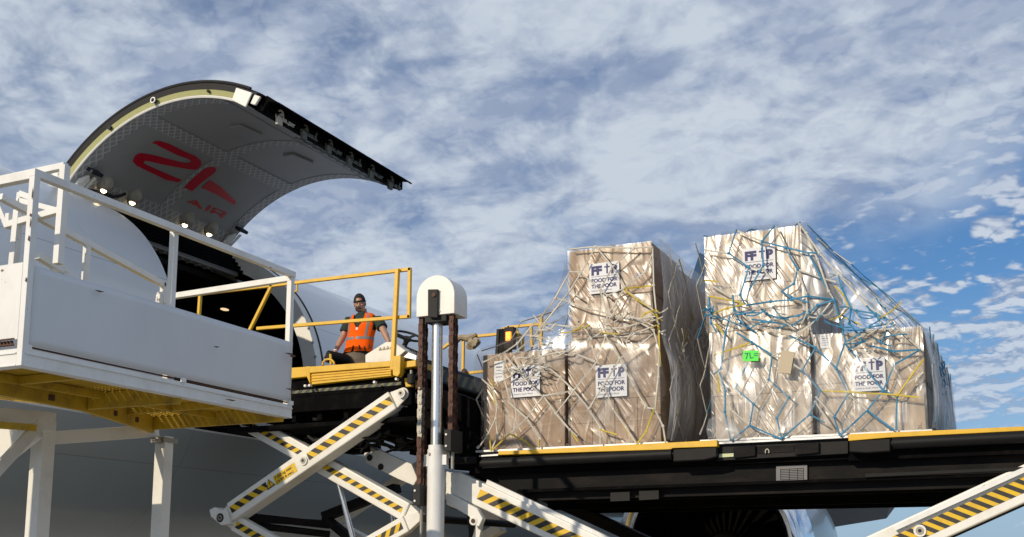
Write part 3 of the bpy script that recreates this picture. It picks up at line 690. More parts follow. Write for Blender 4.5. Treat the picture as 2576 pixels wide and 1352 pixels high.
for sg, EC in ((1, Vector((17.9, 4.88, 1.77))), (-1, Vector((17.9, 22.2, 1.77)))):
    def circ(X, r, n=48): return [EC + Vector((X, r * math.cos(2 * math.pi * k / n), r * math.sin(2 * math.pi * k / n))) for k in range(n)]
    mb = MB(); loft(mb, [circ(x, r) for x, r in ((.75, 1.24), (.35, 1.26), (.12, 1.32), (.02, 1.40), (.0, 1.44), (.03, 1.50), (.12, 1.56), (.32, 1.63), (.6, 1.68))], 0, False)
    eng = mb.build('engine', 'chrome', AIR, smooth=True)
    mb = MB(); loft(mb, [circ(x, r) for x, r in ((.602, 1.682), (1.2, 1.74), (2.2, 1.74), (3.6, 1.6), (4.8, 1.3), (4.82, 1.2))], 0, False)
    mb.build('cowl', 'fuselage', eng, smooth=True)
    mb = MB(); loft(mb, [circ(x, r) for x, r in ((.75, 1.24), (1.6, 1.22))], 0, False)
    for k in range(30):
        a_ = 2 * math.pi * k / 30; u = Vector((0, math.cos(a_), math.sin(a_))); v_ = Vector((0, -math.sin(a_), math.cos(a_)))
        mb.add([EC + Vector((1.45, 0, 0)) + u * .35 - v_ * .03, EC + Vector((1.3, 0, 0)) + u * .35 + v_ * .06, EC + Vector((1.25, 0, 0)) + u * 1.2 + v_ * .15, EC + Vector((1.5, 0, 0)) + u * 1.2 - v_ * .05], [(0, 1, 2, 3)])
    mb.add(circ(1.62, 1.23), [tuple(range(48))])
    mb.tube([EC + Vector((x, 0, 0)) for x in (.85, .95, 1.2, 1.5)], [.02, .14, .28, .36], 20)
    mb.build('fan', M.get('inlet_dark') or M.setdefault('inlet_dark', paint('inlet_dark', (.004, .004, .004), .9, damt=.2, spec=0.0)), eng, smooth=True)
    mb = MB(); mb.prism([EC + Vector((2.0, 0, 1.6)), EC + Vector((4.6, 0, 1.4)), EC + Vector((7.2, .0, 1.9)), EC + Vector((5.0, 0, 2.15)), EC + Vector((3.2, 0, 2.0))], (0, .3, 0))
    mb.build('pylon', 'fuselage', eng, bevel=.05)
mb = MB()
def fsec(X, Z, ch, w_): return [Vector((X + ch * x, FC.y + s_ * w_ * math.sin(math.pi * min(1, x * 1.15 + .05)) , Z)) for x, s_ in [(0, 0)] + [(k / 8, 1) for k in range(1, 8)] + [(1, 0)] + [(1 - k / 8, -1) for k in range(1, 8)]]
loft(mb, [fsec(40.9, 6.7, 13.0, .45), fsec(45.2, 11.0, 9.3, .36), fsec(50.2, 16.2, 4.6, .2)])
mb.build('tail_fin', 'blue_tail', AIR, smooth=True)
for sg in (1, -1):
    mb = MB(); loft(mb, [[Vector((p.x, FC.y + sg * (p.y - FC.y), p.z)) for p in foil(*q)] for q in ((49.5, 13.0, 6.2, 5.6, .5), (55.0, 4.6, 7.0, 2.1, .2))])
    mb.build('tailplane', 'wing', AIR, smooth=True)
# nose gear and main gear carry the fuselage
for X, Y in ((6.5, 13.54), (27, 9.1), (27, 18.0)):
    mb = MB(); mb.cyl((X, Y, G + .5), (X, Y, 2.6), .14, 12)
    g = mb.build('landing_gear', 'white', AIR, smooth=True)
    for dx in ((0,) if X < 10 else (-.7, .7)):
        for s_ in (-1, 1):
            t_ = MB(); t_.cyl((X + dx, Y + s_ * .22, G + .5), (X + dx, Y + s_ * .58, G + .5), .5, 24); t_.build('wheel', 'rubber', g, bevel=.08)
# ------------------------------------------------------------ cargo loader
LO = tag(empty('cargo_loader', (13.5, 5, G)), 'scissor-lift cargo loader with yellow bridge rails, black deck and white striped scissor arms', 'cargo loader')
NX, FX = 12.0, 15.2
def hazard(mb_, a, b, w, h, n, nrm, slant=1.0, o=.004, first=0):
    """yellow tape a->b of width h along unit w, black slanted bars on it; mi 0 yellow, 1 black"""
    a = Vector(a); b = Vector(b); w = Vector(w).normalized(); nrm = Vector(nrm).normalized(); d = (b - a)
    mb_.prism([a, b, b + w * h, a + w * h], nrm * o, 0)
    st = d.length / n; d.normalize(); e = nrm * (o + .0015); Lt = (b - a).length
    for k in range(n + 1):
        s0 = st * (k + first); q = []
        for s_, t_ in ((s0, 0), (s0 + st * .5, 0), (s0 + st * .5 + slant * h, 1), (s0 + slant * h, 1)):
            q.append((min(max(s_, 0), Lt), t_))
        if q[1][0] - q[0][0] < 1e-4 and q[2][0] - q[3][0] < 1e-4: continue
        mb_.prism([a + d * s_ + w * h * t_ + e for s_, t_ in q], nrm * .001, 1)

def P_(x, y, X=NX): return at(x, y, X=X)
# --- bridge deck
yL, yR = 10.55, P_(1046, 905).y
zt = 4.17
mb = MB()
mb.span((NX + 1.15, yR + .05, zt - .16), (FX, yL, zt - .02))
mb.span((NX + .10, yR + .05, 3.36), (NX + 1.15, yL - .5, 3.42))
mb.build('bridge_deck', 'dark', LO, bevel=.01)
mb = MB()
for X in (NX + .12, NX + 1.1, NX + 2.1, FX - .12): mb.bar((X, yR + .1, 3.72), (X, yL - .1, 3.72), .10, .30)
for k in range(9): mb.bar((NX + .15, yR + .3 + k * .42, 3.55), (FX - .1, yR + .3 + k * .42, 3.55), .07, .20)
for k in range(16):
    y = random.uniform(yR + .2, yL - .8); X = random.uniform(NX + .1, FX - .3)
    mb.box((X, y, 3.35 + random.uniform(-.1, .05)), (random.uniform(.1, .5), random.uniform(.08, .4), random.uniform(.06, .2)))
mb.build('bridge_underframe', 'dark', LO)
mb = MB()
for k in range(7):
    x0 = NX + .2 + k * .33; y0 = random.uniform(yR + .4, yR + 1.4); pts = []
    for i in range(12): pts.append(Vector((x0 + .1 * math.sin(i * 1.3 + k), y0 + i * .11, 3.24 - .06 * math.sin(i * .9 + k * 2))))
    mb.tube(pts, .018, 6)
mb.build('hydraulic_hose', 'rubber', LO, smooth=True)
mb = MB()
for px, py in ((1176 / 1.565 + 0, 1070), (790, 1022), (817, 1002), (867, 1000), (889, 992), (830, 1016), (905, 990), (793, 1055), (940, 994)):
    c = P_(px, py, NX + .35); mb.box(c, (.03, .05 + random.random() * .03, .035), Matrix.Rotation(random.random(), 3, 'X'))
mb.build('grease_fitting', 'cloth', LO)
# right-hand end beam of the bridge, running away from the camera, with worn stripes
mb = MB(); mb.span((NX + .1, yR - .02, 3.92), (FX, yR + .06, 4.16))
mb.build('end_beam', 'navy', LO, bevel=.01)
mb = MB(); hazard(mb, (NX + .4, yR - .021, 3.95), (NX + 2.2, yR - .021, 3.95), (0, 0, 1), .16, 8, (0, -1, 0), .8)
mb.build('worn_stripe', [paint('faded_yellow', (.16, .15, .06), .6), paint('faded_black', (.03, .04, .055), .6)], LO)
# yellow side box
mb = MB()
def yb(mb_, pts, X, dx): mb_.prism([P_(x, y, X) for x, y in pts], (dx, 0, 0))
yb(mb, [(775, 923), (985, 908), (985, 922), (775, 939)], NX - .06, .12)
yb(mb, [(781, 939.5), (984, 922.5), (984, 946), (781, 968)], NX - .03, .10)
for k in range(3):
    yb(mb, [(782, 944 + k * 7), (983, 927 + k * 6.1), (983, 929 + k * 6.1), (782, 946.5 + k * 7)], NX - .042, .02)
mb.build('side_bumper', 'yellow', LO, bevel=.008)
mb = MB()
yb(mb, [(724, 926), (770, 923), (772, 948), (724, 953)], NX - .02, .1)
yb(mb, [(769, 922), (779, 922), (780, 968), (770, 945)], NX - .06, .5)
yb(mb, [(1001, 912), (1046, 906), (1046, 922), (1010, 927), (1010, 935), (1001, 936)], NX - .04, .5)
yb(mb, [(1016, 952), (1026, 950), (1026, 965), (1034, 966), (1034, 973), (1020, 974)], NX + .0, .25)
yb(mb, [(990, 935), (1018, 936), (1020, 974), (1006, 962)], NX + .12, .04)
mb.build('bumper_end', 'yellow', LO, bevel=.008)
mb = MB(); c0 = P_(1035, 932); mb.cyl(c0, c0 - Vector((0, 0, .05)), .022, 10, 0); mb.cyl(c0 - Vector((0, 0, .05)), P_(1034, 965), .05, 12, 1)
mb.build('rubber_buffer', ['steel', 'rubber'], LO, smooth=True)
mb = MB()
hazard(mb, P_(735, 984, NX + .058), P_(1010, 961, NX + .058), (0, 0, -1), .04, 14, (-1, 0, 0), -1)
mb.build('worn_stripe', [bpy.data.materials['faded_yellow'], bpy.data.materials['faded_black']], LO)
mb = MB()
for px, py in ((772, 972), (783, 971), (946, 963), (1001, 955)): c = P_(px, py, NX - .03); mb.cyl(c, c - Vector((.05, 0, 0)), .018, 8)
mb.build('bolt', 'white', LO)
side0 = MB(); side0.prism([P_(x, y, NX + .06) for x, y in ((728, 950), (1040, 926), (1040, 975), (728, 1000))], (.05, 0, 0)); side0.build('side_plate', 'dark', LO)
# --- near guard rail (square tube)
def rail(pts, w=.045, mat='yellow', X=NX, name='guard_rail', par=None, closed=False):
    mb_ = MB(); pp = [P_(x, y, X) for x, y in pts]
    for a_, b_ in zip(pp, pp[1:]):
        dd = (b_ - a_).normalized() * w * .5; mb_.bar(a_ - dd, b_ + dd, w, w, (1, 0, 0))
    return mb_.build(name, mat, par or LO, bevel=.006)
rail([(440, 748), (1031, 678)]); rail([(650, 827), (1029, 797)])
rail([(1031, 678), (1029, 797)], name='rail_post'); rail([(1000, 682), (988, 926)], .055, X=NX - .05, name='rail_post')
rail([(504, 742), (500, 800)], name='rail_post'); rail([(685, 716), (628, 832)], name='rail_brace')
rail([(738, 712), (748, 711), (747, 733), (733, 735)], .02, name='rail_hook')
mb = MB(); c0 = P_(1003, 905, NX - .07); c1 = P_(988, 945, NX - .07)
yb(mb, [(985, 896), (1008, 895), (1006, 940), (1000, 948), (988, 945)], NX - .14, .1)
mb.build('rail_socket', 'yellow', LO, bevel=.008)
# --- far guard rails
def frail(pts, w=.045, mat='yellow', X=FX, name='guard_rail'): return rail(pts, w, mat, X, name)
frail([(1098, 888), (1149, 851), (1255, 841)]); frail([(1110, 946), (1216, 935)]); frail([(1074, 931), (1098, 908)])
frail([(1166, 849), (1164, 962)], name='rail_post'); frail([(1265, 829), (1280, 824), (1366, 815)]); frail([(1336, 818), (1338, 872)], name='rail_post')
frail([(1361, 797), (1360, 872)], .06, name='rail_post'); frail([(1266, 829), (1262, 880)], name='rail_post'); frail([(1300, 832), (1310, 880)], name='rail_post')
frail([(1260, 832), (1300, 836), (1316, 850), (1316, 884)], .035); frail([(1276, 833), (1274, 884)], .05, name='rail_post')
mb = MB(); mb.prism([P_(x, y, FX - .1) for x, y in ((1249, 828), (1256, 828), (1252, 892), (1245, 892))], (.3, 0, 0), 1); mb.prism([P_(x, y, FX - .08) for x, y in ((1256, 828), (1272, 827), (1269, 892), (1252, 892))], (.28, 0, 0), 0)
mb.build('gate_panel', ['girder', 'rubber'], LO, bevel=.006)
mb = MB(); c = P_(1284, 852, FX - .2); mb.box(c, (.12, .16, .34), None, 0); mb.box(c + Vector((-.07, 0, .02)), (.04, .085, .14), None, 1)
mb.build('warning_lamp', ['rubber', 'amber'], LO, bevel=.008)
mb = MB(); mb.ball(P_(1168, 943, FX - .05), (.05, .06, .10)); mb.build('rail_knob', 'rust', LO, smooth=True)
# --- operator console with steering wheel
def zc(x, y): return ((1250 + x / 3.38) / 1.565, (1120 + y / 3.38) / 1.565)
CX_ = NX + .28
mb = MB(); pts = [P_(*zc(x, y), CX_) for x, y in ((633, 1045), (633, 938), (905, 766), (1005, 764), (1172, 884), (1085, 960), (1085, 1045))]
mb.prism(pts, (.62, 0, 0)); con = mb.build('control_console', 'white', LO, bevel=.012)
mb = MB(); pts = [P_(*zc(x, y), CX_ + .05) for x, y in ((1172, 886), (1420, 985), (1300, 1012), (1085, 962))]
mb.prism(pts, (.5, 0, 0)); mb.build('control_shelf', 'alu', con, bevel=.008)
mb = MB()
for k in range(9):
    c = P_(*zc(1165 + k * 22, 852 + k * 9), CX_ + .2 + .02 * (k % 3)); mb.cyl(c - Vector((0, 0, .05)), c + Vector((0, 0, .015)), .009, 8); mb.ball(c + Vector((0, 0, .02)), .014, 0, 8, 6)
mb.build('control_lever', 'rubber', con, smooth=True)
mb = MB(); c = P_(*zc(1205, 690), CX_ + .3); ax = Vector((-.25, -.42, .87)).normalized(); u = ax.cross(Vector((0, 0, 1))).normalized(); v_ = ax.cross(u)
mb.tube([c + (u * math.cos(2 * math.pi * k / 28) + v_ * math.sin(2 * math.pi * k / 28)) * .19 for k in range(28)], .017, 8, 0, True)
for a_ in (90, 210, 330): mb.bar(c - ax * .03, c + (u * math.cos(R(a_)) + v_ * math.sin(R(a_))) * .185, .035, .014, ax)
mb.cyl(c - ax * .07, c - ax * .01, .05, 14); mb.cyl(c - ax * .25 + Vector((0, .05, -.02)), c - ax * .05, .035, 10); mb.box(c - ax * .25 + Vector((0, .06, -.03)), (.12, .14, .14))
mb.build('steering_wheel', 'rubber', con, smooth=True)
mb = MB()
hp = [P_(*zc(x, y), CX_ - .003) for x, y in ((812, 838), (1018, 808), (1018, 858), (812, 882))]
mb.prism(hp, (-.002, 0, 0), 0)
for k in range(4):
    x = 836 + k * 50; y = 860 - k * 7
    mb.prism([P_(*zc(x - 22, y + 18), CX_ - .007), P_(*zc(x + 22, y + 12), CX_ - .007), P_(*zc(x, y - 26), CX_ - .007)], (-.001, 0, 0), 1)
    mb.prism([P_(*zc(x - 15, y + 12), CX_ - .0095), P_(*zc(x + 15, y + 8), CX_ - .0095), P_(*zc(x, y - 17), CX_ - .0095)], (-.001, 0, 0), 2)
    mb.prism([P_(*zc(x - 3, y + 8), CX_ - .012), P_(*zc(x + 4, y + 7), CX_ - .012), P_(*zc(x + 1, y - 10), CX_ - .012)], (-.001, 0, 0), 1)
mb.build('warning_decal', ['sheet', 'tape_black', 'tape_yellow'], con)
# pipe stanchion and small hoop rail left of the operator
mb = MB(); a_ = P_(*zc(135, 960), NX + .3); b_ = P_(*zc(385, 1015), NX + .55)
mb.cyl(a_, b_, .085, 20, 0); mb.cyl(a_ + (a_ - b_).normalized() * .003, a_ + (b_ - a_) * .02, .074, 20, 1)
mb.bar(a_ + Vector((0, 0, .07)), b_ + Vector((0, 0, .07)), .05, .015, mi=0)
mb.build('document_tube', ['girder', 'rubber'], LO, smooth=True)
mb = MB(); mb.tube([P_(*zc(x, y), NX + .02) for x, y in ((68, 1075), (75, 1035), (105, 1005), (145, 995), (190, 1008), (218, 1040), (222, 1062))], .014, 6)
mb.tube([P_(*zc(x, y), NX + .05) for x, y in ((172, 930), (180, 1068))], .018, 6)
mb.build('hoop_rail', 'yellow', LO, smooth=True)
# --- lift mast: cylinder, chrome rod, chain cover, chains
MX = 11.62
def m2(x, y, X=MX): return at((1550 + x / 2.458) / 1.565, (1050 + y / 2.458) / 1.565, X=X)
ctr = at(1100, 900, X=MX).y
def ypx(x, y, X=MX): return at(x, y, X=X)
zr = ypx(1098, 1125).z
mb = MB(); mb.cyl((MX, ctr, G + .3), (MX, ctr, zr - .03), .105, 28); mb.cyl((MX, ctr, zr - .03), (MX, ctr, zr + .02), .095, 28)
cy = mb.build('lift_cylinder', 'white_worn', LO, smooth=True)
mb = MB(); mb.cyl((MX, ctr, zr), (MX, ctr, ypx(1098, 795).z), .068, 32); mb.build('piston_rod', 'rod', cy, smooth=True)
mb = MB(); mb.cyl((MX - .1, ctr + .04, zr - .09), (MX - .12, ctr + .04, zr - .09), .018, 8); mb.build('bleed_screw', 'steel', cy)
mb = MB(); c = Vector((MX, ctr + .13, zr - .16)); mb.box(c, (.06, .07, .14)); mb.box((MX, ctr - .125, zr - .16), (.06, .06, .12)); mb.build('cylinder_clamp', 'white_worn', cy)
# cover
yl, yr = m2(218, 400, MX - .15).y, m2(587, 400, MX - .15).y; zb = m2(400, 470, MX - .15).z + .0; ztop = m2(400, 85, MX - .15).z
rr = (yl - yr) / 2; yc = (yl + yr) / 2
out = [Vector((MX - .15, yr, zb)), Vector((MX - .15, yl, zb))] + [Vector((MX - .15, yc + rr * math.cos(math.pi * k / 18), ztop - rr + rr * math.sin(math.pi * k / 18))) for k in range(19)]
mb = MB(); mb.prism(out, (.34, 0, 0)); cov_ = mb.build('chain_cover', 'white', LO, smooth=True, bevel=.006)
mb = MB()
mb.prism([m2(345, 228, MX - .155), m2(440, 226, MX - .155), m2(436, 500, MX - .155), m2(345, 495, MX - .155)], (-.04, 0, 0), 0)
mb.box((MX + .0, ctr - .04, zb - .03), (.26, .30, .10), None, 0)
c = m2(390, 275, MX - .2); mb.cyl(c, c + Vector((-.012, 0, 0)), .03, 14, 1)
mb.build('cover_bracket', ['rubber', 'rust'], LO, bevel=.006)
mb = MB()
for x, y in ((338, 245), (450, 240), (338, 438), (450, 432)): c = m2(x, y, MX - .15); mb.cyl(c, c + Vector((-.008, 0, 0)), .008, 8)
mb.build('cover_screw', 'steel', cov_)
def chain(y, z0, z1, X, clean=None, name='lift_chain'):
    """leaf chain: figure-eight side plates and pins"""
    h = MB(); p = .095; n = int((z1 - z0) / p); 
    for k in range(n):
        z = z1 - p * (k + .5); mi = 1 if (clean and clean[0] < z < clean[1]) else 0
        for dy, w_ in (((-.040, .008), (.040, .008)) if k % 2 else ((-.027, .010), (.027, .010), (0, .01))):
            for zz_ in (z - p / 2, z + p / 2):
                pts = [Vector((X + .034 * math.cos(2 * math.pi * q / 10), y + dy, zz_ + .034 * math.sin(2 * math.pi * q / 10))) for q in range(10)]
                h.prism(pts, (0, w_, 0), mi)
            h.box((X, y + dy + w_ / 2, z), (.040, w_ * .96, p), None, mi)
        h.cyl((X, y - .046, z + p / 2), (X, y + .052, z + p / 2), .013, 8, mi)
    return h.build(name, ['rust', 'steel'], LO)
# front and back strand on either side of the rod (plates face the camera)
def chainF(px, z0, z1, X, clean=None):
    y = at(px, 900, X=X).y; h = MB(); p = .088; n = int((z1 - z0) / p)
    for k in range(n):
        z = z1 - p * (k + .5); mi = 1 if (clean and clean[0] < z < clean[1]) else 0
        for dx, w_ in (((-.036, .007), (.036, .007)) if k % 2 else ((-.024, .009), (.0, .009), (.022, .009))):
            pts = []
            for q in range(20):
                a = 2 * math.pi * q / 20; rr_ = .026 + .0215 * 0; yy = .030 * math.cos(a); zz_ = .026 * math.sin(a) + (p / 2 if math.sin(a) >= 0 else -p / 2)
                pts.append(Vector((X + dx, y + yy, z + zz_)))
            h.prism(pts, (w_, 0, 0), mi)
        h.cyl((X - .045, y, z + p / 2), (X + .05, y, z + p / 2), .011, 8, mi)
    return h.build('lift_chain', ['rust', 'steel'], LO)
zc0 = ypx(1060, 1226).z; zk1 = ypx(1060, 985).z; zk0 = ypx(1060, 1110).z
chainF(1060, zc0, zb, MX - .08, (zk0, zk1)); chainF(1067, zc0, zb, MX + .12)
zc1 = ypx(1140, 1088).z
chainF(1137, zc1, zb, MX - .08); chainF(1143, zc1, zb, MX + .12)
mb = MB()
y = at(1061, 1240, X=MX).y; mb.span((MX - .14, y - .055, ypx(1060, 1273).z), (MX + .16, y + .045, zc0 + .02))
y2 = at(1139, 1100, X=MX).y; mb.span((MX - .14, y2 - .05, ypx(1139, 1138).z), (MX + .16, y2 + .045, zc1 + .02))
mb.build('chain_anchor', 'rubber', LO, bevel=.006)
mb = MB(); mb.cyl((MX, y, G), (MX, y, ypx(1060, 1273).z), .022, 12); mb.cyl((MX, y2, ypx(1139, 1180).z), (MX, y2, ypx(1139, 1138).z), .022, 12)
mb.build('anchor_rod', 'steel', LO, smooth=True)
mb = MB()
for x, z in ((y, zc0 - .05), (y, ypx(1060, 1262).z), (y2, zc1 - .04), (y2, ypx(1139, 1125).z)): mb.cyl((MX - .14, x + .01, z), (MX - .155, x + .01, z), .014, 8)
mb.build('anchor_bolt', 'white', LO)
# --- main deck
ydL, ydR = P_(1190, 1150).y, -2.6
DZ = 2.90
mb = MB(); mb.span((NX + .06, ydR, DZ - .10), (FX, ydL - .15, DZ - .02))
mb.build('main_deck', 'black', LO)
def side(name, pts, X, dx, mat, bevel=.006, mats=None):
    h = MB(); h.prism([P_(x, y, X) for x, y in pts], (dx, 0, 0)); return h.build(name, mat, LO, bevel=bevel)
side('deck_guide', [(1253, 1136), (1804, 1107.5), (1804, 1124), (1690, 1128), (1690, 1131), (1253, 1145)], NX - .08, .14, 'yellow')
side('deck_guide', [(2134, 1093), (2620, 1071), (2620, 1082), (2240, 1101), (2134, 1110)], NX - .08, .14, 'yellow')
side('deck_edge_plate', [(1205, 1146), (1253, 1142), (1253, 1147), (1205, 1150)], NX - .06, .3, 'alu', .002)
side('deck_edge_plate', [(1804, 1112), (2134, 1096), (2134, 1102), (1804, 1118)], NX - .04, .3, 'alu', .002)
side('deck_skirt', [(1804, 1119), (2134, 1103), (2134, 1142), (1804, 1160)], NX + .02, .1, 'black')
side('deck_skirt', [(1195, 1150), (1253, 1146), (1804, 1126), (1804, 1166), (1195, 1192)], NX + .06, .1, 'dark')
side('deck_skirt', [(2134, 1104), (2640, 1082), (2640, 1140), (2134, 1160)], NX + .06, .1, 'dark')
def roller(x0, y0, x1, y1, r=.062):
    a_, b_ = P_(x0, y0, NX - .05), P_(x1, y1, NX - .05); h = MB(); h.cyl(a_, b_, r, 20); d_ = (b_ - a_).normalized()
    h.cyl(a_ - d_ * .04, a_, r * .55, 12); h.cyl(b_, b_ + d_ * .04, r * .55, 12)
    for t in (0.004, .996): q = lerp(a_, b_, t); h.cyl(q - d_ * .006, q + d_ * .006, r * 1.06, 20)
    return h.build('bumper_roller', 'black', LO, smooth=True)
roller(1215, 1166, 1692, 1143); roller(2246, 1116, 2640, 1096)
side('roller_bracket', [(1693, 1131), (1803, 1125), (1803, 1150), (1770, 1158), (1693, 1162)], NX - .10, .16, 'black', .012)
side('roller_bracket', [(2136, 1110), (2240, 1104), (2240, 1136), (2180, 1140), (2136, 1138)], NX - .10, .16, 'black', .012)
mb = MB()
for x0, x1 in ((1845, 1900), (2000, 2060)): mb.prism([P_(x, y, NX - .02) for x, y in ((x0, 1126 - (x0 - 1845) * .05), (x1, 1123 - (x1 - 1845) * .05), (x1, 1150 - (x1 - 1845) * .05), (x0, 1153 - (x0 - 1845) * .05))], (.04, 0, 0))
mb.prism([P_(x, y, NX + .01) for x, y in ((1905, 1124), (1998, 1120), (1998, 1137), (1905, 1142))], (.005, 0, 0))
mb.build('skirt_cleat', 'girder', LO, bevel=.006)
mb = MB(); mb.prism([P_(x, y, NX + .015) for x, y in ((1803, 1143), (1866, 1140), (1866, 1148), (1803, 1152))], (-.01, 0, 0)); mb.build('deck_decal', paint('pale_decal', (.55, .6, .35), .5), LO)
mb = MB(); c = P_(1930, 1137, NX); mb.tube([c + Vector((0, .02 * math.cos(R(a_)), .03 * math.sin(R(a_)))) for a_ in range(-30, 211, 30)], .008, 6); mb.build('tie_ring', 'steel', LO, smooth=True)
mb = MB()
for k in range(16):
    x = 1230 + k * 88; yb_ = 1180 - (x - 1200) * .045
    c = P_(x, yb_ + 6, NX + .25); mb.ball(c, (.1, .10, .06), 0, 10, 6)
mb.build('caster_roller', 'dark', LO, smooth=True)
# girder: web, flanges
side('side_girder', [(1200, 1192), (2640, 1132), (2640, 1222), (1300, 1262)], NX + .22, .05, 'girder')
side('girder_flange', [(1300, 1232), (2640, 1186), (2640, 1194), (1300, 1240)], NX + .06, .18, 'dark')
side('girder_flange', [(1180, 1178), (2640, 1122), (2640, 1136), (1180, 1196)], NX + .10, .18, 'dark')
side('lower_rail', [(2175, 1192), (2640, 1172), (2640, 1181), (2175, 1202)], NX + .02, .06, 'black')
side('inner_girder', [(1300, 1180), (2640, 1130), (2640, 1232), (2300, 1238), (1440, 1264), (1230, 1240), (1130, 1195)], NX + .6, .08, 'dark')
mb = MB()
for k in range(14): mb.bar((NX + .3, ydR + .3 + k * .65, 2.62), (FX - .1, ydR + .3 + k * .65, 2.62), .08, .24)
for X in (FX - .15, FX - 1.3): mb.bar((X, ydR, 2.5), (X, ydL - .2, 2.5), .12, .45)
mb.span((NX + .7, ydR, 2.52), (FX - .2, ydL - .3, 2.6))
mb.build('deck_crossbeam', 'dark', LO)
mb = MB(); mb.prism([P_(x, y, NX + .20) for x, y in ((1953, 1173), (2031, 1170), (2031, 1214), (1953, 1217))], (-.012, 0, 0), 0)
for k in range(7): mb.prism([P_(x, y, NX + .186) for x, y in ((1964, 1181 + k * 4.3), (2022, 1178 + k * 4.3), (2022, 1179.2 + k * 4.3), (1964, 1182.2 + k * 4.3))], (-.001, 0, 0), 1)
for x_ in (1963, 1985, 2006, 2021): mb.prism([P_(x, y, NX + .186) for x, y in ((x_, 1180), (x_ + 1, 1180), (x_ + 1, 1208), (x_, 1208))], (-.001, 0, 0), 1)
mb.build('data_plate', [paint('plate_grey', (.15, .15, .16), .5), 'girder'], LO)
side('data_plate', [(1537, 1240), (1585, 1238), (1585, 1260), (1537, 1262)], NX + .14, -.02, paint('plate_dark', (.012, .012, .012), .8), 0)
side('data_plate', [(1609, 1236), (1658, 1234), (1658, 1256), (1609, 1259)], NX + .14, -.02, 'plate_dark' if 'plate_dark' in M else bpy.data.materials['plate_dark'], 0)
# dark end structure of the main deck next to the mast
mb = MB()
mb.prism([P_(x, y, NX + .2) for x, y in ((1060, 975), (1140, 985), (1200, 1010), (1200, 1150), (1130, 1150), (1130, 1100), (1070, 1075))], (.3, 0, 0))
mb.prism([P_(x, y, NX + .1) for x, y in ((1128, 1160), (1205, 1152), (1200, 1175), (1180, 1184), (1128, 1180))], (.2, 0, 0))
mb.bar(P_(1070, 1020, NX + .15), P_(1205, 1120, NX + .15), .12, .14)
for k in range(7): mb.box(P_(1080 + k * 17, 1020 + k * 13, NX + .1), (.12, .10, .12))
mb.build('end_frame', 'dark', LO, bevel=.01)
mb = MB()
mb.prism([P_(x, y, NX + .7) for x, y in ((1140, 1080), (1190, 1045), (1210, 1050), (1210, 1110), (1150, 1110))], (.5, 0, 0)); mb.cyl(P_(1130, 1160, NX - .02), P_(1200, 1158, NX - .02), .045, 14)
mb.build('drive_housing', 'girder', LO, smooth=True, bevel=.02)

# --- scissor arms
def arm(p, q, X, th, ht, mat='white', n=9, haz=((.1, .9),), lug=.16, slant=1., pins=(0, .5, 1), tape=.085, off=0):
    """box-section arm between two pivots on the plane x=X, thickness th away from the camera"""
    p = Vector((X, p.y, p.z)); q = Vector((X, q.y, q.z)); d = (q - p); Lg = d.length; d.normalize(); w = Vector((0, -d.z, d.y))
    if w.z < 0: w = -w
    h = MB(); a_ = p + d * lug; b_ = q - d * lug; hh = ht / 2
    h.prism([a_ - w * hh, b_ - w * hh, b_ + w * hh, a_ + w * hh], (th, 0, 0))
    ob = h.build('scissor_arm', mat, LO, bevel=.018, seg=3)
    for e, s_ in ((p, 1), (q, -1)):
        h = MB(); r_ = hh * .62; pts = [e + d * s_ * lug * .98 - w * hh * .92 * 1, e + d * s_ * lug * .98 + w * hh * .92]
        ar = [e + Vector((0, 0, 0)) + (w * math.cos(R(t)) - d * s_ * math.sin(R(t))) * r_ for t in range(0, 181, 18)]
        h.prism([pp + Vector((th * .12, 0, 0)) for pp in [pts[0]] + [pts[1]] + ar], (th * .76, 0, 0)); h.build('arm_lug', mat, ob, bevel=.01)
    h = MB()
    for t in pins:
        c = p + d * Lg * t; h.cyl(c + Vector((-.02, 0, 0)), c + Vector((th + .02, 0, 0)), .062, 20, 0); h.cyl(c + Vector((-.026, 0, 0)), c + Vector((-.019, 0, 0)), .040, 18, 1); h.cyl(c + Vector((-.030, 0, 0)), c + Vector((-.025, 0, 0)), .018, 12, 2)
    h.build('pivot_pin', ['white', 'steel', 'rubber'], ob, smooth=True)
    h = MB()
    for t0, t1 in haz:
        nn = max(2, int(round(n * (t1 - t0) / .8))); hazard(h, p + d * Lg * t0 - w * (tape / 2 - off), p + d * Lg * t1 - w * (tape / 2 - off), w, tape, nn, (-1, 0, 0), slant)
    h.build('hazard_tape', ['tape_yellow', 'tape_black'], ob)
    return ob, (p, d, w, Lg)
def A_(x, y): return P_(x, y, NX + .02)
o1, fr1 = arm(A_(556, 1303), A_(1010, 990), NX + .02, .26, .265, n=16, haz=((.06, .27), (.50, .95)), slant=-.9, pins=(0, .475, 1), tape=.10, off=.01)
arm(P_(600, 1052, NX + .30), P_(1045, 1303, NX + .30), NX + .30, .18, .25, n=18, haz=((.03, .93),), slant=.9, pins=(1,), tape=.075)
arm(A_(556, 1303), A_(930, 1515), NX + .10, .14, .225, n=14, haz=((.08, .9),), slant=.9, pins=(1,), tape=.09)
arm(P_(1045, 1303, NX + .22), P_(650, 1530, NX + .22), NX + .22, .13, .225, n=14, haz=((.08, .9),), slant=-.9, pins=(1,), tape=.09)
for p, q in (((556, 1303), (1010, 990)), ((600, 1052), (1045, 1303)), ((556, 1303), (930, 1515)), ((1045, 1303), (650, 1530))):
    a_, b_ = A_(*p), A_(*q); h = MB(); dd = (b_ - a_).normalized(); h.bar(a_ + dd * .1 + Vector((2.7, 0, 0)), b_ - dd * .1 + Vector((2.7, 0, 0)), .14, .22, (1, 0, 0)); h.build('scissor_arm', 'white', LO, bevel=.015)
h = MB(); pp, dd, ww, Lg = fr1
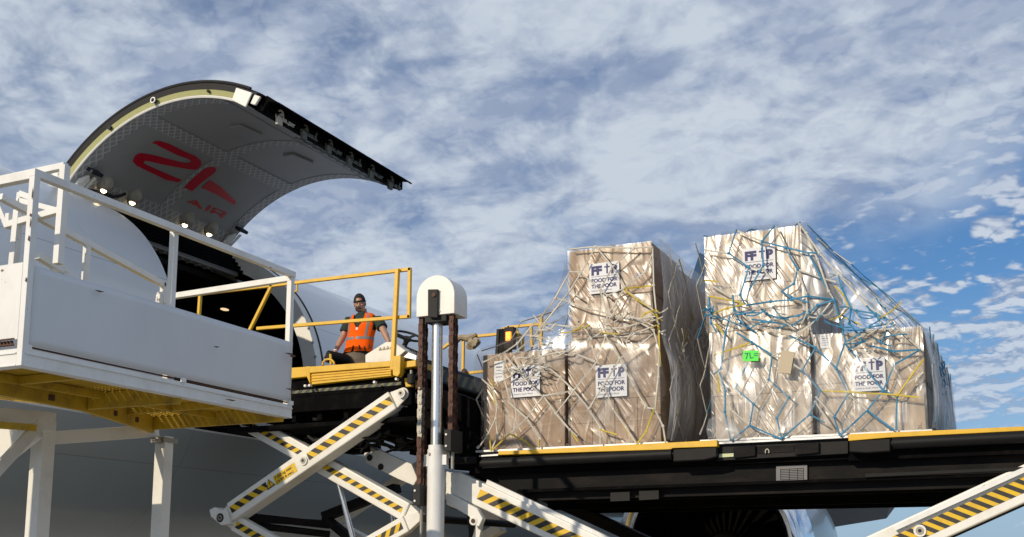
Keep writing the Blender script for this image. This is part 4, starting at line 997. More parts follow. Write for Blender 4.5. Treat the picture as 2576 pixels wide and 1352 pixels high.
c = pp + dd * Lg * .37 - ww * .07 + Vector((-.003, 0, 0))
nx = Vector((-1, 0, 0)); e1 = dd; 
h.prism([c - e1 * .19, c + e1 * .19, c + e1 * .19 + ww * .13, c - e1 * .19 + ww * .13], nx * .002, 0)
rt_ = e1 if e1.cross(ww).x < 0 else -e1
o_ = c + ww * .075 - rt_ * .17 + nx * .003
h.text('7 500 kg max.', o_, rt_, ww, .054, .0015, 1, .0012); h.text('(16 500 lb max.)', o_ - ww * .058, rt_, ww, .046, .0015, 1, .0012)
c = pp + dd * Lg * .285 - ww * .055 + nx * .004
for s_, k_, mi_ in ((1, 0, 1), (.72, .001, 0)):
    h.prism([c + ww * .055 - e1 * .075 * s_ - ww * .055 * s_ + nx * k_ * 2, c + ww * .055 + e1 * .075 * s_ - ww * .055 * s_ + nx * k_ * 2, c + ww * .055 + ww * .075 * s_ + nx * k_ * 2], nx * .0015, mi_)
h.bar(c + ww * .045 + nx * .005, c + ww * .085 + nx * .005, .012, .002, (1, 0, 0), 1); h.bar(c + ww * .024 + nx * .005, c + ww * .034 + nx * .005, .012, .002, (1, 0, 0), 1)
h.build('load_placard', ['tape_yellow', 'tape_black'], o1)
# stop lug at the outer pivot
h = MB(); c = A_(556, 1303); h.prism([P_(x, y, NX + .0) for x, y in ((526, 1283), (538, 1277), (572, 1288), (578, 1318), (556, 1322), (530, 1300))], (.20, 0, 0)); h.build('end_stop', 'white', LO, bevel=.01)
# cross tubes, lift rams
h = MB(); h.cyl(A_(560, 1303) + Vector((.1, 0, 0)), A_(560, 1303) + Vector((2.9, 0, 0)), .05, 16); h.cyl(A_(1045, 1303) + Vector((.2, 0, 0)), A_(1045, 1303) + Vector((2.9, 0, 0)), .05, 16)
h.build('cross_shaft', 'girder', LO, smooth=True)
h = MB(); h.bar(P_(590, 1296, NX + .5), P_(830, 1322, NX + 1.2), .12, .10); h.cyl(P_(620, 1320, NX + .6), P_(830, 1345, NX + 1.2), .05, 14)
h.bar(P_(818, 1300, NX + 1.2), P_(1000, 1228, NX + 1.2), .12, .20, (1, 0, 0)); h.bar(P_(820, 1305, NX + 1.2), P_(900, 1370, NX + 1.0), .10, .16, (1, 0, 0))
h.build('torque_link', 'girder', LO, bevel=.01)
h = MB(); h.prism([P_(x, y, NX + .75) for x, y in ((915, 1140), (955, 1132), (1035, 1168), (1050, 1205), (1040, 1222), (1000, 1205), (920, 1165))], (.05, 0, 0)); h.build('gusset_plate', 'white', LO, bevel=.01)
h = MB()
for px, py in ((930, 1152), (958, 1175)): c = P_(px, py, NX + .745); h.cyl(c, c - Vector((.006, 0, 0)), .045, 14)
h.build('gusset_hole', 'rubber', LO)
for x0, y0, x1, y1, X, r_ in ((843, 1185, 890, 1362, NX + .45, .036), (975, 1240, 992, 1330, NX + 1.3, .03)):
    a_, b_ = P_(x0, y0, X), P_(x1, y1, X); h = MB(); h.cyl(a_, b_, r_, 18); k_ = h.build('lift_ram', 'chrome', LO, smooth=True)
    h = MB(); h.cyl(b_, b_ + (b_ - a_) * .8, r_ * 1.7, 18); h.build('ram_barrel', 'rubber', k_, smooth=True)
# main deck scissors: left pair (leaning down to the right) and right pair
o2, fr2 = arm(P_(1120, 1205), P_(1960, 1600), NX + .04, .16, .29, n=22, haz=((.11, .45), (.52, .95)), slant=1.0, pins=(.5,), tape=.125, off=0, lug=.12)
o3, fr3 = arm(P_(2700, 1160), P_(1960, 1496), NX + .04, .16, .34, n=22, haz=((.05, .95),), slant=.9, pins=(.5,), tape=.14, off=-.01, lug=.12)
h = MB(); pp, dd, ww, Lg = fr2
c = pp + dd * Lg * .485 - ww * .06 + nx * .004
for s_, mi_, k_ in ((1, 1, 0), (.72, 0, .002)): h.prism([c - dd * .08 * s_ + nx * k_, c + dd * .08 * s_ + nx * k_, c + ww * .13 * s_ + nx * k_], nx * .0015, mi_)
h.bar(c + ww * .03 + nx * .005, c + ww * .07 + nx * .005, .012, .002, (1, 0, 0), 1)
h.build('warning_decal', ['tape_yellow', 'tape_black'], o2)
h = MB(); h.bar(P_(1225, 1215, NX + .1), P_(1600, 1392, NX + .1), .08, .05, (1, 0, 0)); h.build('arm_cap', 'white_worn', o2)
h = MB(); h.bar(P_(2250, 1330, NX + .0), P_(2600, 1172, NX + .0), .05, .05, (1, 0, 0)); h.build('arm_cap', 'white_worn', o3)
for a_, b_ in ((P_(1120, 1205), P_(1960, 1600)), (P_(2700, 1160), P_(1960, 1496))):
    h = MB(); dd = (b_ - a_).normalized(); o_ = Vector((2.75, 0, 0)); h.bar(a_ + o_, b_ + o_, .16, .26, (1, 0, 0)); h.build('scissor_arm', 'girder', LO, bevel=.015)  # far arms take the dark girder colour to paint in the shade under the deck
h = MB(); h.prism([P_(x, y, NX + .05) for x, y in ((1120, 1185), (1150, 1195), (1232, 1232), (1222, 1262), (1195, 1252), (1120, 1245))], (.14, 0, 0)); h.build('arm_head', 'white', LO, bevel=.012)
h = MB(); h.prism([P_(x, y, NX - .02) for x, y in ((1122, 1240), (1145, 1250), (1200, 1280), (1214, 1305), (1205, 1325), (1190, 1322), (1180, 1300), (1150, 1282), (1122, 1270))], (.10, 0, 0)); c = P_(1190, 1311, NX - .03); h.cyl(c, c + Vector((.02, 0, 0)), .055, 16)
h.build('toggle_link', 'white', LO, bevel=.012)
h = MB(); h.prism([P_(x, y, NX + .1) for x, y in ((1205, 1296), (1216, 1300), (1200, 1380), (1180, 1380))], (.05, 0, 0)); h.build('link_bracket', 'white', LO)
h = MB(); c = P_(1190, 1311, NX - .035); h.cyl(c, c + Vector((-.005, 0, 0)), .028, 12); h.build('link_pin', 'rust', LO)
h = MB()
for k in range(5):
    h.tube([P_(1120 + 3 * k, 1262 + 4 * k, NX + .25), P_(1150 + 4 * k, 1270 + 3 * k, NX + .2), P_(1178 + 3 * k, 1300, NX + .2), P_(1182 + 2 * k, 1345, NX + .25), P_(1150, 1400, NX + .3)], .014, 6)
h.build('hydraulic_hose', 'rubber', LO, smooth=True)
# chassis below the picture, so that everything stands on the ground
h = MB(); h.span((NX - .1, -2.8, G + .35), (FX + .1, 9.6, G + .75)); h.build('chassis', 'yellow', LO, bevel=.03)
for y_ in (-1.6, 3.2, 8.2):
    for X_ in (NX - .05, FX - .25):
        h = MB(); h.cyl((X_, y_, G + .38), (X_ + .3, y_, G + .38), .38, 24); h.build('wheel', 'rubber', LO, bevel=.04)
# tan cloth tied to the far rail
h = MB(); c = P_(1190, 863, FX - .05)
P = []
for i in range(13):
    t = math.pi * i / 12
    P.append([c + Vector((.07 * math.sin(t) * math.cos(a2 := 2 * math.pi * j / 18) * (1 + .25 * math.sin(5 * a2 + i)), .115 * math.sin(t) * math.sin(a2) * (1 + .18 * math.sin(5 * a2 + 1)), .075 * math.cos(t) - .01 + .022 * math.sin(3 * a2) - .02 * math.sin(t) * math.sin(a2))) for j in range(19)])
h.grid(P)
h.tube([P_(x, y, FX - .04) for x, y in ((1148, 862), (1155, 850), (1165, 849), (1175, 852), (1185, 848), (1198, 842))], [.03, .055, .045, .06, .05, .03], 8)
h.tube([P_(1150, 858, FX - .04), P_(1146, 868, FX - .04), P_(1152, 880, FX - .04)], .01, 5)
tag(h.build('cloth_bag', 'cloth', None, smooth=True, loc=c, merge=True), 'dusty tan cloth bag tied around the far yellow handrail beside the piston rod', 'cloth bag')
# ------------------------------------------------------------ white maintenance platform
PL = tag(empty('maintenance_platform', (7.2, 7.6, G)), 'white steel work platform with solid side panels, guard rails and yellow grating floor', 'work platform')
YP = 6.60; XN, XE = 5.65, 8.93; ZB, ZP, ZT = 3.0, 3.79, 4.47
YW = 9.2
PM = 'white_worn'
def pb(name, segs, w=.06, h_=None, mat=PM, bevel=.004, up=(0, 1, 0)):
    out = None
    for k, (a_, b_) in enumerate(segs):
        h = MB(); h.bar(a_, b_, w, h_ or w, up); out = h.build(name, mat, PL, bevel=bevel)
    return out
V = Vector
# floor frame: channels with a lip
def channel(name, a_, b_, n_):
    h = MB(); a_ = V(a_); b_ = V(b_); n_ = V(n_)
    h.bar(a_ + V((0, 0, .065)), b_ + V((0, 0, .065)), .05, .13, (0, 0, 1))
    h.bar(a_ + n_ * .03 + V((0, 0, .095)), b_ + n_ * .03 + V((0, 0, .095)), .012, .012, (0, 0, 1))
    h.bar(a_ - n_ * .02 + V((0, 0, .006)), b_ - n_ * .02 + V((0, 0, .006)), .10, .014, (0, 0, 1))
    return h.build(name, PM, PL, bevel=.003)
channel('floor_channel', (XN, YP, ZB), (XE, YP + .03, ZB), (0, -1, 0))
channel('floor_channel', (XN, YP + .03, ZB + .001), (XN, YW, ZB + .001), (-1, 0, 0))
channel('floor_channel', (XE - .02, YP + .05, ZB + .001), (XE - .02, 8.35, ZB + .001), (1, 0, 0))
# rusty shadow gap spacers between panel and channel
h = MB()
for X in (XN + .03, 7.33, XE - .05): h.box((X, YP - .02, ZB + .145), (.06, .012, .04))
h.build('panel_spacer', PM, PL)
h = MB(); h.bar((XN + .05, YP + .005, ZB + .152), (XE - .05, YP + .03, ZB + .152), .012, .012); h.build('rusty_panel_edge', 'rust', PL)
# side panel, slightly buckled
P = []
for i in range(41):
    t = i / 40; row = []
    for j in range(11):
        s_ = j / 10
        X = XN + .03 + (XE - XN - .05) * t; Z = ZB + .158 + (ZP - ZB - .185) * s_
        dn = .009 * math.sin(math.pi * s_) * (noise.noise(V((X * 1.6, Z * .5, 3))) + 1.0 * math.exp(-((X - 7.6) / .22) ** 2) * (1 - s_))
        row.append(V((X, YP - .025 + .03 * t - dn, Z)))
    P.append(row)
h = MB(); h.grid(P)
pnl = h.build('side_panel', 'white_panel', PL, smooth=True); sm_ = pnl.modifiers.new('thick', 'SOLIDIFY'); sm_.thickness = .004
h = MB(); h.span((XN - .028, YP + .03, ZB + .20), (XN - .022, YW, ZP - .01)); h.build('end_panel', 'white_worn', PL)
h = MB(); h.bar((XN - .03, YP + .06, ZB + .165), (XN - .03, YW, ZB + .165), .008, .008); h.bar((XN - .03, YP + .06, ZB + .205), (XN - .03, YW, ZB + .205), .01, .01); h.build('rusty_panel_edge', 'rust', PL)
h = MB()
for k in range(30): h.box((XN + .0, YP + .12 + k * .035, ZB + .182), (.02, .012, .035), None)
h.bar((XN + .004, YP + .10, ZB + .166), (XN + .004, YP + 1.16, ZB + .166), .012, .008); h.build('grating_end', 'rust', PL)
h = MB()
for (X, Z, w_, h__) in ((XN + .0, 4.25, .006, .10), (XN + .0, 4.12, .012, .03), (XN, 4.03, .005, .09), (XN, 3.93, .012, .05), (XN, 3.62, .01, .04)):
    h.prism([V((XN - .0335, YP - .03 + w_ * 0 + .004, Z)), V((XN - .0335, YP - .03 + w_ * 1.4 + .004, Z + h__ * .3)), V((XN - .0335, YP - .03 + w_, Z + h__)), V((XN - .0335, YP - .03, Z + h__ * .6))], (-.001, 0, 0))
for (X, Z, w_, h__) in ((8.80, 3.62, .09, .010), (8.84, 3.60, .05, .02), (8.82, 3.27, .08, .007), (7.7, 3.50, .03, .006), (6.3, 3.70, .05, .006), (7.95, 3.045, .10, .006)):
    h.prism([V((X - w_, YP - .045, Z)), V((X, YP - .05, Z - .006)), V((X + .04, YP - .05, Z + h__)), V((X - w_ * .3, YP - .045, Z + h__))], (0, -.012, 0))
h.build('rust_scar', 'rust', PL)
# posts and rails on the long side
pb('guard_post', [((XN, YP, ZB), (XN, YP, ZT)), ((7.22, YP + .065, ZB + .1), (7.22, YP + .065, ZT - .01)), ((XE, YP + .07, ZB + .1), (XE, YP + .07, ZT))], .056)
pb('top_rail', [((XN - .03, YP, ZT), (XE + .03, YP + .06, ZT + .01))], .06)
pb('top_rail', [((XN + .005, YP - .02, ZT - .012), (XN + .005, 8.0, ZT - .012))], .065, up=(0, 0, 1))
pb('end_rail', [((XE, YP + .06, ZT - .03), (XE, 8.25, ZT - .06))], .06, up=(0, 0, 1))
# sloping stair handrail inside the platform, on its own posts
ys = 7.35
def S_(x, y, Y=ys): return at(x, y, Y=Y)
pb('stair_rail', [(S_(0, 495), S_(413, 717)), (S_(413, 712), S_(411, 765))], .055)
pb('stair_post', [(S_(220, 605), S_(214, 710)), (S_(437, 735), S_(400, 742)), (S_(402, 742), S_(400, 765))], .05)
pb('stair_rail', [(S_(95, 575 + 68), S_(164, 685), ), (S_(164, 683), S_(160, 745))], .06)
pb('gate_frame', [(S_(131, 690), S_(128, 745)), (S_(131, 672), S_(164, 686)), (S_(140, 700), S_(160, 704))], .05)
# inner gate posts
xg = 6.3
def G_(x, y, X=xg): return at(x, y, X=X)
pb('gate_post', [(G_(164, 417), G_(146, 665)), (G_(47, 529), G_(32, 690))], .062)
pb('gate_rail', [(G_(-30, 460), G_(166, 418)), (G_(16, 562 + 6), G_(150, 530))], .055, up=(0, 0, 1))
pb('gate_rail', [(G_(50, 505 + 0), G_(155, 533)), (G_(52, 531 - 20), G_(52, 531))], .045, up=(0, 0, 1))
pb('gate_post', [(G_(52, 485), G_(47, 531)), (G_(-10, 497), G_(20, 572)), (G_(23, 538), G_(21, 568))], .045)
pb('gate_rail', [(G_(52, 488), G_(84, 500))], .05, up=(0, 0, 1))
# yellow floor: joists and perforated sheet, seen from below
e1 = at(405, 1068, Z=3.0); 
h = MB()
ed = [V((XN + .03, YP + .04, ZB + .10)), V((XE - .03, YP + .06, ZB + .10)), V((XE - .03, 8.35, ZB + .10)), V((XN + .03, 9.2, ZB + .10))]
# perforated floor: strips with slots, so that real sun spots fall through
rows = 0
sx = XN + .05
while sx < XE - .06:
    h.span((sx, YP + .05, ZB + .105), (sx + .018, 8.35 + (XE - sx) * .26, ZB + .112)); sx += .042
sy = YP + .05
while sy < 9.1:
    h.span((XN + .05, sy, ZB + .1135), (XE - .05 if sy < 8.3 else XE - .05 - (sy - 8.3) / .26, sy + (.072 if sy < 7.9 else .05), ZB + .118)); sy += .085
h.build('floor_grating', 'yellow_floor', PL)
def beam(a_, b_, hgt, w=.05, mat='yellow_floor', name='floor_joist'):
    q = MB(); q.bar(V(a_) + V((0, 0, .1 - hgt / 2)), V(b_) + V((0, 0, .1 - hgt / 2)), w, hgt, (0, 0, 1)); return q.build(name, mat, PL, bevel=.004)
pA = V((XE - .06, 8.35, ZB)); pB = at(212, 1022, Z=ZB - .02); pC = at(-60, 968, Z=ZB - .02)
beam((pA.x, pA.y, ZB), (pB.x, pB.y, ZB), .17); beam((pB.x, pB.y, ZB), (pC.x, pC.y, ZB), .17)
beam((pB.x + .03, pB.y - .03, ZB), (pB.x + .08, YP + .06, ZB), .15)
beam((XE - .08, YP + .06, ZB), (pA.x - .02, 8.33, ZB), .14)
beam((6.4, YP + .06, ZB), (6.4, 9.0, ZB), .07, .04); beam((8.2, YP + .06, ZB), (8.2, 8.5, ZB), .07, .04)
beam((XN + .06, YP + .9, ZB), (XE - .08, YP + .9, ZB), .07, .04)
h = MB()
for p in (lerp(pA, pB, .3), lerp(pA, pB, .62), lerp(pB, pC, .35)): h.box(p + V((-.01, -.03, .01)), (.06, .02, .05))
h.build('rust_scar', 'rust', PL)
# legs, head beams and braces
def leg(x, y, Xp, ztop, w=.13):
    p = at(x, y, X=Xp); q = MB(); q.bar((p.x, p.y, G), (p.x, p.y, ztop), w, w, (1, 0, 0)); q.build('leg', 'white', PL, bevel=.008)
    q = MB(); q.box((p.x, p.y, G + .01), (.3, .3, .02)); q.build('foot_plate', 'white', PL); return p
l1 = leg(108, 1120, 7.6, 2.92, .155); l2 = leg(413, 1120, 9.0, 2.90, .135)
h = MB(); h.bar((l1.x, l1.y - .11, 2.90), (l1.x - 2.6, l1.y + .9, 2.90), .16, .18); h.build('head_beam', 'white', PL, bevel=.006)
h = MB(); h.bar((l1.x + .1, l1.y + .05, at(135, 1098, X=7.6).z), (l2.x + .0, l2.y + .1, at(385, 1085, X=9).z), .05, .13); h.build('tie_beam', 'white', PL, bevel=.006)
h = MB(); h.bar(at(100, 1068, X=7.3), at(-60, 1240, X=6.5), .06, .10, (1, 0, 0)); h.build('knee_brace', 'white', PL, bevel=.006)
h = MB(); h.prism([at(x, y, X=7.35) for x, y in ((90, 1082), (100, 1102), (0, 1180), (-60, 1180), (-60, 1070), (20, 1062))], (.03, 0, 0)); h.build('gusset_plate', 'white', PL)
h = MB(); h.bar(at(-40, 1068, X=7.1), at(82, 1076, X=7.1), .06, .09, (1, 0, 0)); h.build('lower_step', 'yellow_floor', PL)
h = MB(); h.bar((l2.x - .1, l2.y, 2.86), (l2.x + .12, l2.y, 2.86), .16, .05); h.box((l2.x - .12, l2.y - .02, 2.84), (.12, .08, .04)); h.build('leg_clamp', 'steel', PL)
# ------------------------------------------------------------ netted cargo
V = Vector
rng = random.Random(11)
def wr(p, a=1.0, k=2.2):
    return a * (noise.noise(V((p.x * k, p.y * k * 1.3, p.z * .5 * k))) * .6 + noise.noise(V((p.x * 6 + 5, p.y * 8, p.z * 2.2))) * .4)
def pallet(name, y0, y1, label):
    h = MB(); h.span((NX - .02, y0, DZ + .002), (FX + .02, y1, DZ + .03)); o = h.build(name, 'alu', None, bevel=.004, loc=((NX + FX) / 2, (y0 + y1) / 2, DZ))
    h = MB()
    for k in range(9):
        y = y0 + .12 + (y1 - y0 - .24) * k / 8; c = V((NX - .02, y, DZ + .035)); h.tube([c + V((0, .018 * math.cos(R(a)), .02 * math.sin(R(a)))) for a in range(0, 181, 30)], .006, 5)
    h.build('tie_down_ring', 'steel', o, smooth=True)
    return tag(o, label, 'cargo pallet', 'aluminium pallets on the loader deck')
pallet('cargo_pallet', 3.66, 6.10, 'flat aluminium pallet under the grey-white net load, beside the piston rod')
pallet('cargo_pallet', .85, 3.29, 'flat aluminium pallet under the blue net load')
def carton(x0, x1, y0, y1, z0, z1, mat='card', split=.52, small=False, tilt=0, label=None, group='brown cartons stacked on the pallets', sheet=None, extra=None):
    c = V(((x0 + x1) / 2, (y0 + y1) / 2, z0)); h = MB()
    zs = z0 + (z1 - z0) * split
    if small:
        n = 4; 
        for k in range(n):
            a_ = y0 + (y1 - y0) * k / n; h.span((x0 + .012 + .004 * (k % 2), a_ + .004, z0), (x1 - .012, a_ + (y1 - y0) / n - .004, zs))
            h.span((x0 + .008, a_ + .004, z0 + (zs - z0) * .5), (x0 + .013, a_ + (y1 - y0) / n - .004, z0 + (zs - z0) * .5 + .006))
        h.span((x0 + .03, y0 + .02, z0 + .02), (x1 - .03, y1 - .02, zs + .02))
    else: h.span((x0 + .014, y0 + .014, z0), (x1 - .014, y1 - .014, zs + .05))
    o = h.build('carton', mat, None, bevel=.008, loc=c)
    h = MB(); h.span((x0, y0, zs), (x1, y1, z1)); h.build('carton_lid', mat, o, bevel=.012)
    h = MB()
    yt = (y0 + y1) / 2
    h.span((x0 - .002, yt - .03, z1 - .16), (x0 + .003, yt + .03, z1 - .003)); h.span((x0 + .004, y0 + .06, z0 + .05), (x0 + .0125, y0 + .10, z0 + .085))
    h.build('packing_tape', 'card_lt', o)
    if sheet:
        py0, pz0, w_, hh = sheet
        X = x0 - .045
        h = MB(); h.span((X, py0 - w_, pz0), (X + .003, py0, pz0 + hh), 0)
        rt_, up_ = V((0, -1, 0)), V((0, 0, 1)); o_ = V((X, py0, pz0))
        def T(s_, fx, fz, sz, b=0, mi=1): h.text(s_, o_ + rt_ * w_ * fx + up_ * hh * fz, rt_, up_, sz, .002, mi, b)
        T('FF', .07, .63, w_ * .37, .009, 1); T('P', .73, .63, w_ * .37, .009, 1)
        # the T drawn as a tall cross
        h.span((X - .002, py0 - w_ * .625, pz0 + hh * .63), (X - .0005, py0 - w_ * .575, pz0 + hh * .96), 1); h.span((X - .0021, py0 - w_ * .69, pz0 + hh * .83), (X - .0006, py0 - w_ * .51, pz0 + hh * .875), 1)
        h.span((X - .002, py0 - w_ * .93, pz0 + hh * .555), (X - .0005, py0 - w_ * .07, pz0 + hh * .568), 2)
        T('FOOD FOR', .07, .37, w_ * .172, .0025, 1); T('THE POOR', .07, .18, w_ * .172, .0025, 1); T("United in God's Work", .07, .07, w_ * .075, 0, 2)
        h.build('charity_label', ['sheet', 'ink', 'greyink'], o)
    for e in (extra or []):
        y_, z_, w_, hh, mt, tl = e
        h = MB(); rot = Matrix.Rotation(R(tl), 3, 'X'); xo = x0 - (.15 if mt in ('green', 'card_tan') else .012); h.box((xo, y_, z_), (.003, w_, hh), rot, 0)
        if mt == 'sheet':
            for k in range(5): h.box(V((x0 - .0145, y_, z_)) + rot @ V((0, 0, hh * (.36 - .16 * k))), (.001, w_ * (.75 - .1 * (k % 3)), hh * .035 * (2 if k == 1 else 1)), rot, 1)
        if mt == 'green': h.text('7L=', V((xo - .003, y_ + w_ * .38, z_ - hh * .3)), V((0, -1, .08)), V((0, .08, 1)), hh * .85, .001, 1, 0)
        h.build('document' if mt == 'sheet' else 'tag', [mt, 'greyink' if mt != 'green' else 'ink'], o)
    return tag(o, label, 'carton', group)
# left load
def lab(px, py, pw, ph, X=12.03):
    a_ = at(px, py, X=X); b_ = at(px + pw, py + ph, X=X); return (a_.y, b_.z, a_.y - b_.y, a_.z - b_.z)
def q6(x, y): return ((x / 1.352 + 1800) / 1.565, (y / 1.352 + 850) / 1.565)
def q7(x, y): return ((x / 1.352 + 2700) / 1.565, (y / 1.352 + 800) / 1.565)
def lab6(x, y, w, h): a = q6(x, y); return lab(a[0], a[1], w / 1.352 / 1.565, h / 1.352 / 1.565)
def lab7(x, y, w, h): a = q7(x, y); return lab(a[0], a[1], w / 1.352 / 1.565, h / 1.352 / 1.565)
B1 = 12.05; zb_ = DZ + .032
def ex6(x, y, w, h, mt, tl=0): a = lab6(x, y, w, h); return (a[0] - a[2] / 2, a[1] + a[3] / 2, a[2], a[3], mt, tl)
def ex7(x, y, w, h, mt, tl=0): a = lab7(x, y, w, h); return (a[0] - a[2] / 2, a[1] + a[3] / 2, a[2], a[3], mt, tl)
carton(B1, 13.1, 4.94, 6.04, zb_, 4.12, label='brown carton with white document sheet and charity label, lower left under grey-white net', sheet=lab6(290, 805, 155, 155), extra=[ex6(196, 775, 50, 105, 'sheet', 0), ex6(165, 800, 8, 8, 'sheet')])
carton(B1, 13.1, 3.76, 4.88, zb_, 4.20, small=True, split=.42, label='brown carton with charity label, lower right under the grey-white net', sheet=lab6(740, 800, 168, 160))
carton(B1, 13.1, 3.83, 4.87, 4.215, 5.31, split=.45, label='brown carton with charity label on top of the grey-white net load', sheet=lab6(706, 262, 162, 142), extra=[ex6(950, 305, 28, 20, 'ink', 0)])
carton(B1, 13.1, 2.10, 3.18, 4.15, 5.27, 'card_lt', .45, label='pale carton high on the blue net load with charity label on its upper half', sheet=lab7(303, 247, 180, 155), extra=[ex7(158, 170, 26, 60, 'sheet')])
carton(B1, 13.1, 2.06, 3.14, zb_, 4.14, 'card_lt', .40, label='carton with bright green tag and tan card, lower left of the blue net load', extra=[ex7(318, 800, 84, 48, 'green', 4), ex7(508, 800, 75, 112, 'card_tan', 12)])
carton(B1, 13.1, .90, 2.00, zb_, 4.02, 'card_lt', .50, label='carton with charity label, lower right corner of the blue net load', sheet=lab7(884, 832, 185, 165), extra=[ex7(712, 700, 55, 70, 'sheet')])
for (y0, y1, zt_, nm) in ((4.95, 6.03, 4.1, 'the document-sheet carton of the grey-white net load'), (3.78, 4.86, 4.19, 'the lower right carton of the grey-white net load'), (2.08, 3.14, 4.12, 'the green-tag carton of the blue net load'), (.92, 1.99, 4.0, 'the lower right carton of the blue net load')):
    for x0, w in ((13.13, 'plain carton directly behind '), (14.18, 'rearmost plain carton behind ')): carton(x0, x0 + 1.02, y0, y1, zb_, zt_, label=w + nm, group='lower cartons behind the front row')
for (y0, y1, zt_, z0, nm) in ((3.84, 4.86, 5.27, 4.21, 'the top front carton of the grey-white net load'), (2.12, 3.16, 5.2, 4.14, 'the top front carton of the blue net load')):
    for k, x0 in enumerate((13.13, 14.18)): carton(x0, x0 + 1.02, y0, y1, z0, zt_ - .06 * k, label=('plain carton directly behind ', 'rearmost plain carton behind ')[k] + nm, group='upper cartons behind the front row')

def shell(x0, x1, y0, y1, z0, z1, mat, label, amp=.012, res=.045, side=True):
    h = MB(); g_ = .014
    def gr(f, nu, nv):
        h.grid([[f(i / nu, j / nv) for j in range(nv + 1)] for i in range(nu + 1)])
    nz = max(4, int((z1 - z0) / res)); ny = max(4, int((y1 - y0) / res)); nx_ = max(4, int((x1 - x0) / .09))
    def d(p, n): return p + n * (g_ + abs(wr(p, amp * 2.2, 2.3)))
    def front(u, v):
        p = V((x0, y0 + (y1 - y0) * u, z0 + (z1 - z0) * v)); e = min(u, 1 - u, v, 1 - v); return d(p, V((-1, 0, 0)))
    gr(front, ny, nz)
    gr(lambda u, v: d(V((x0 + (x1 - x0) * u, y0, z0 + (z1 - z0) * v)), V((0, -1, 0))), nx_, nz)
    gr(lambda u, v: d(V((x0 + (x1 - x0) * u, y1, z0 + (z1 - z0) * v)), V((0, 1, 0))), nx_, nz)
    gr(lambda u, v: d(V((x0 + (x1 - x0) * u, y0 + (y1 - y0) * v, z1)), V((0, 0, 1))), nx_, ny)
    o = h.build('plastic_wrap', mat, None, smooth=True, loc=((x0 + x1) / 2, (y0 + y1) / 2, z0))
    return tag(o, label, 'plastic wrap', 'stretch film wrapped round the carton stacks')
shell(B1, 15.2, 4.93, 6.05, zb_, 4.125, 'film_tight', 'clear stretch film round the lower left cartons of the grey-white net load')
shell(B1, 15.2, 3.75, 4.89, zb_, 4.205, 'film_tight', 'clear stretch film round the lower right cartons of the grey-white net load')
shell(B1, 15.2, 3.82, 4.88, 4.215, 5.315, 'film_tight', 'clear stretch film round the top cartons of the grey-white net load', .014)
shell(B1, 15.2, 2.05, 3.16, zb_, 4.145, 'film_shiny', 'glinting stretch film round the lower left cartons of the blue net load', .014)
shell(B1, 15.2, .89, 2.01, zb_, 4.025, 'film_shiny', 'glinting stretch film round the lower right cartons of the blue net load', .014)
shell(B1, 15.2, 2.09, 3.19, 4.15, 5.275, 'film_shiny', 'glinting stretch film round the top cartons of the blue net load', .016)

def sheet(rows, nu, amp, mat, label, name='plastic_sheet', k=2.2, nrm=V((-1, 0, 0)), sub=8):
    """rows: list of polylines (same count) -> smooth wrinkled sheet"""
    def cr(pl, t):
        n_ = len(pl) - 1; x = t * n_; i = min(int(x), n_ - 1); f = x - i
        p0, p1, p2, p3 = pl[max(i - 1, 0)], pl[i], pl[i + 1], pl[min(i + 2, n_)]
        return .5 * ((2 * p1) + (p2 - p0) * f + (2 * p0 - 5 * p1 + 4 * p2 - p3) * f * f + (3 * p1 - p0 - 3 * p2 + p3) * f ** 3)
    nv = sub * (len(rows) - 1); P_g = []
    cols = [[cr([V(q) for q in r], j / nu) for j in range(nu + 1)] for r in rows]
    for i in range(nv + 1):
        row = []
        for j in range(nu + 1):
            p = cr([c_[j] for c_ in cols], i / nv); row.append(p + nrm * (wr(p, amp, k) + amp * .3))
        P_g.append(row)
    h = MB(); h.grid(P_g); c = P_g[nv // 2][nu // 2]
    return tag(h.build(name, mat, None, smooth=True, loc=c), label, 'plastic sheet', 'loose plastic sheets draped over the loads')
def Q(f, pts, X): return [at(*f(x, y), X=X) for x, y in pts]
# grey load: loose sheet down the left slope, and one hanging over the lower right carton
def sl(X): return [V((X, 4.90, 5.18)), V((X, 4.98, 4.86)), V((X, 5.22, 4.52)), V((X, 5.6, 4.26)), V((X, 6.08, 4.14)), V((X, 6.12, 3.7))]
sheet([sl(11.98), sl(12.6), sl(13.4), sl(14.3), sl(15.1)], 30, .05, 'film_slope', 'crinkled clear sheet sloping down the left side of the grey-white net load', nrm=V((0, .4, .9)))
sheet([Q(q6, [(598, 600), (800, 590), (1045, 600)], 11.99), Q(q6, [(560, 700), (800, 690), (1075, 700)], 11.93), Q(q6, [(600, 800), (830, 830), (1100, 830)], 11.94), Q(q6, [(640, 960), (830, 980), (1115, 930)], 11.96), Q(q6, [(560, 1130), (820, 1080), (1060, 1050)], 12.0)], 30, .04, 'film_loose', 'loose clear sheet bulging over the lower right carton of the grey-white net load')
sheet([Q(q6, [(320, 740), (440, 650), (600, 590)], 12.0), Q(q6, [(360, 800), (450, 740), (590, 690)], 11.96), Q(q6, [(420, 850), (500, 830), (590, 760)], 11.97)], 20, .05, 'film_loose', 'bunched clear sheet above the document-sheet carton of the grey-white net load')
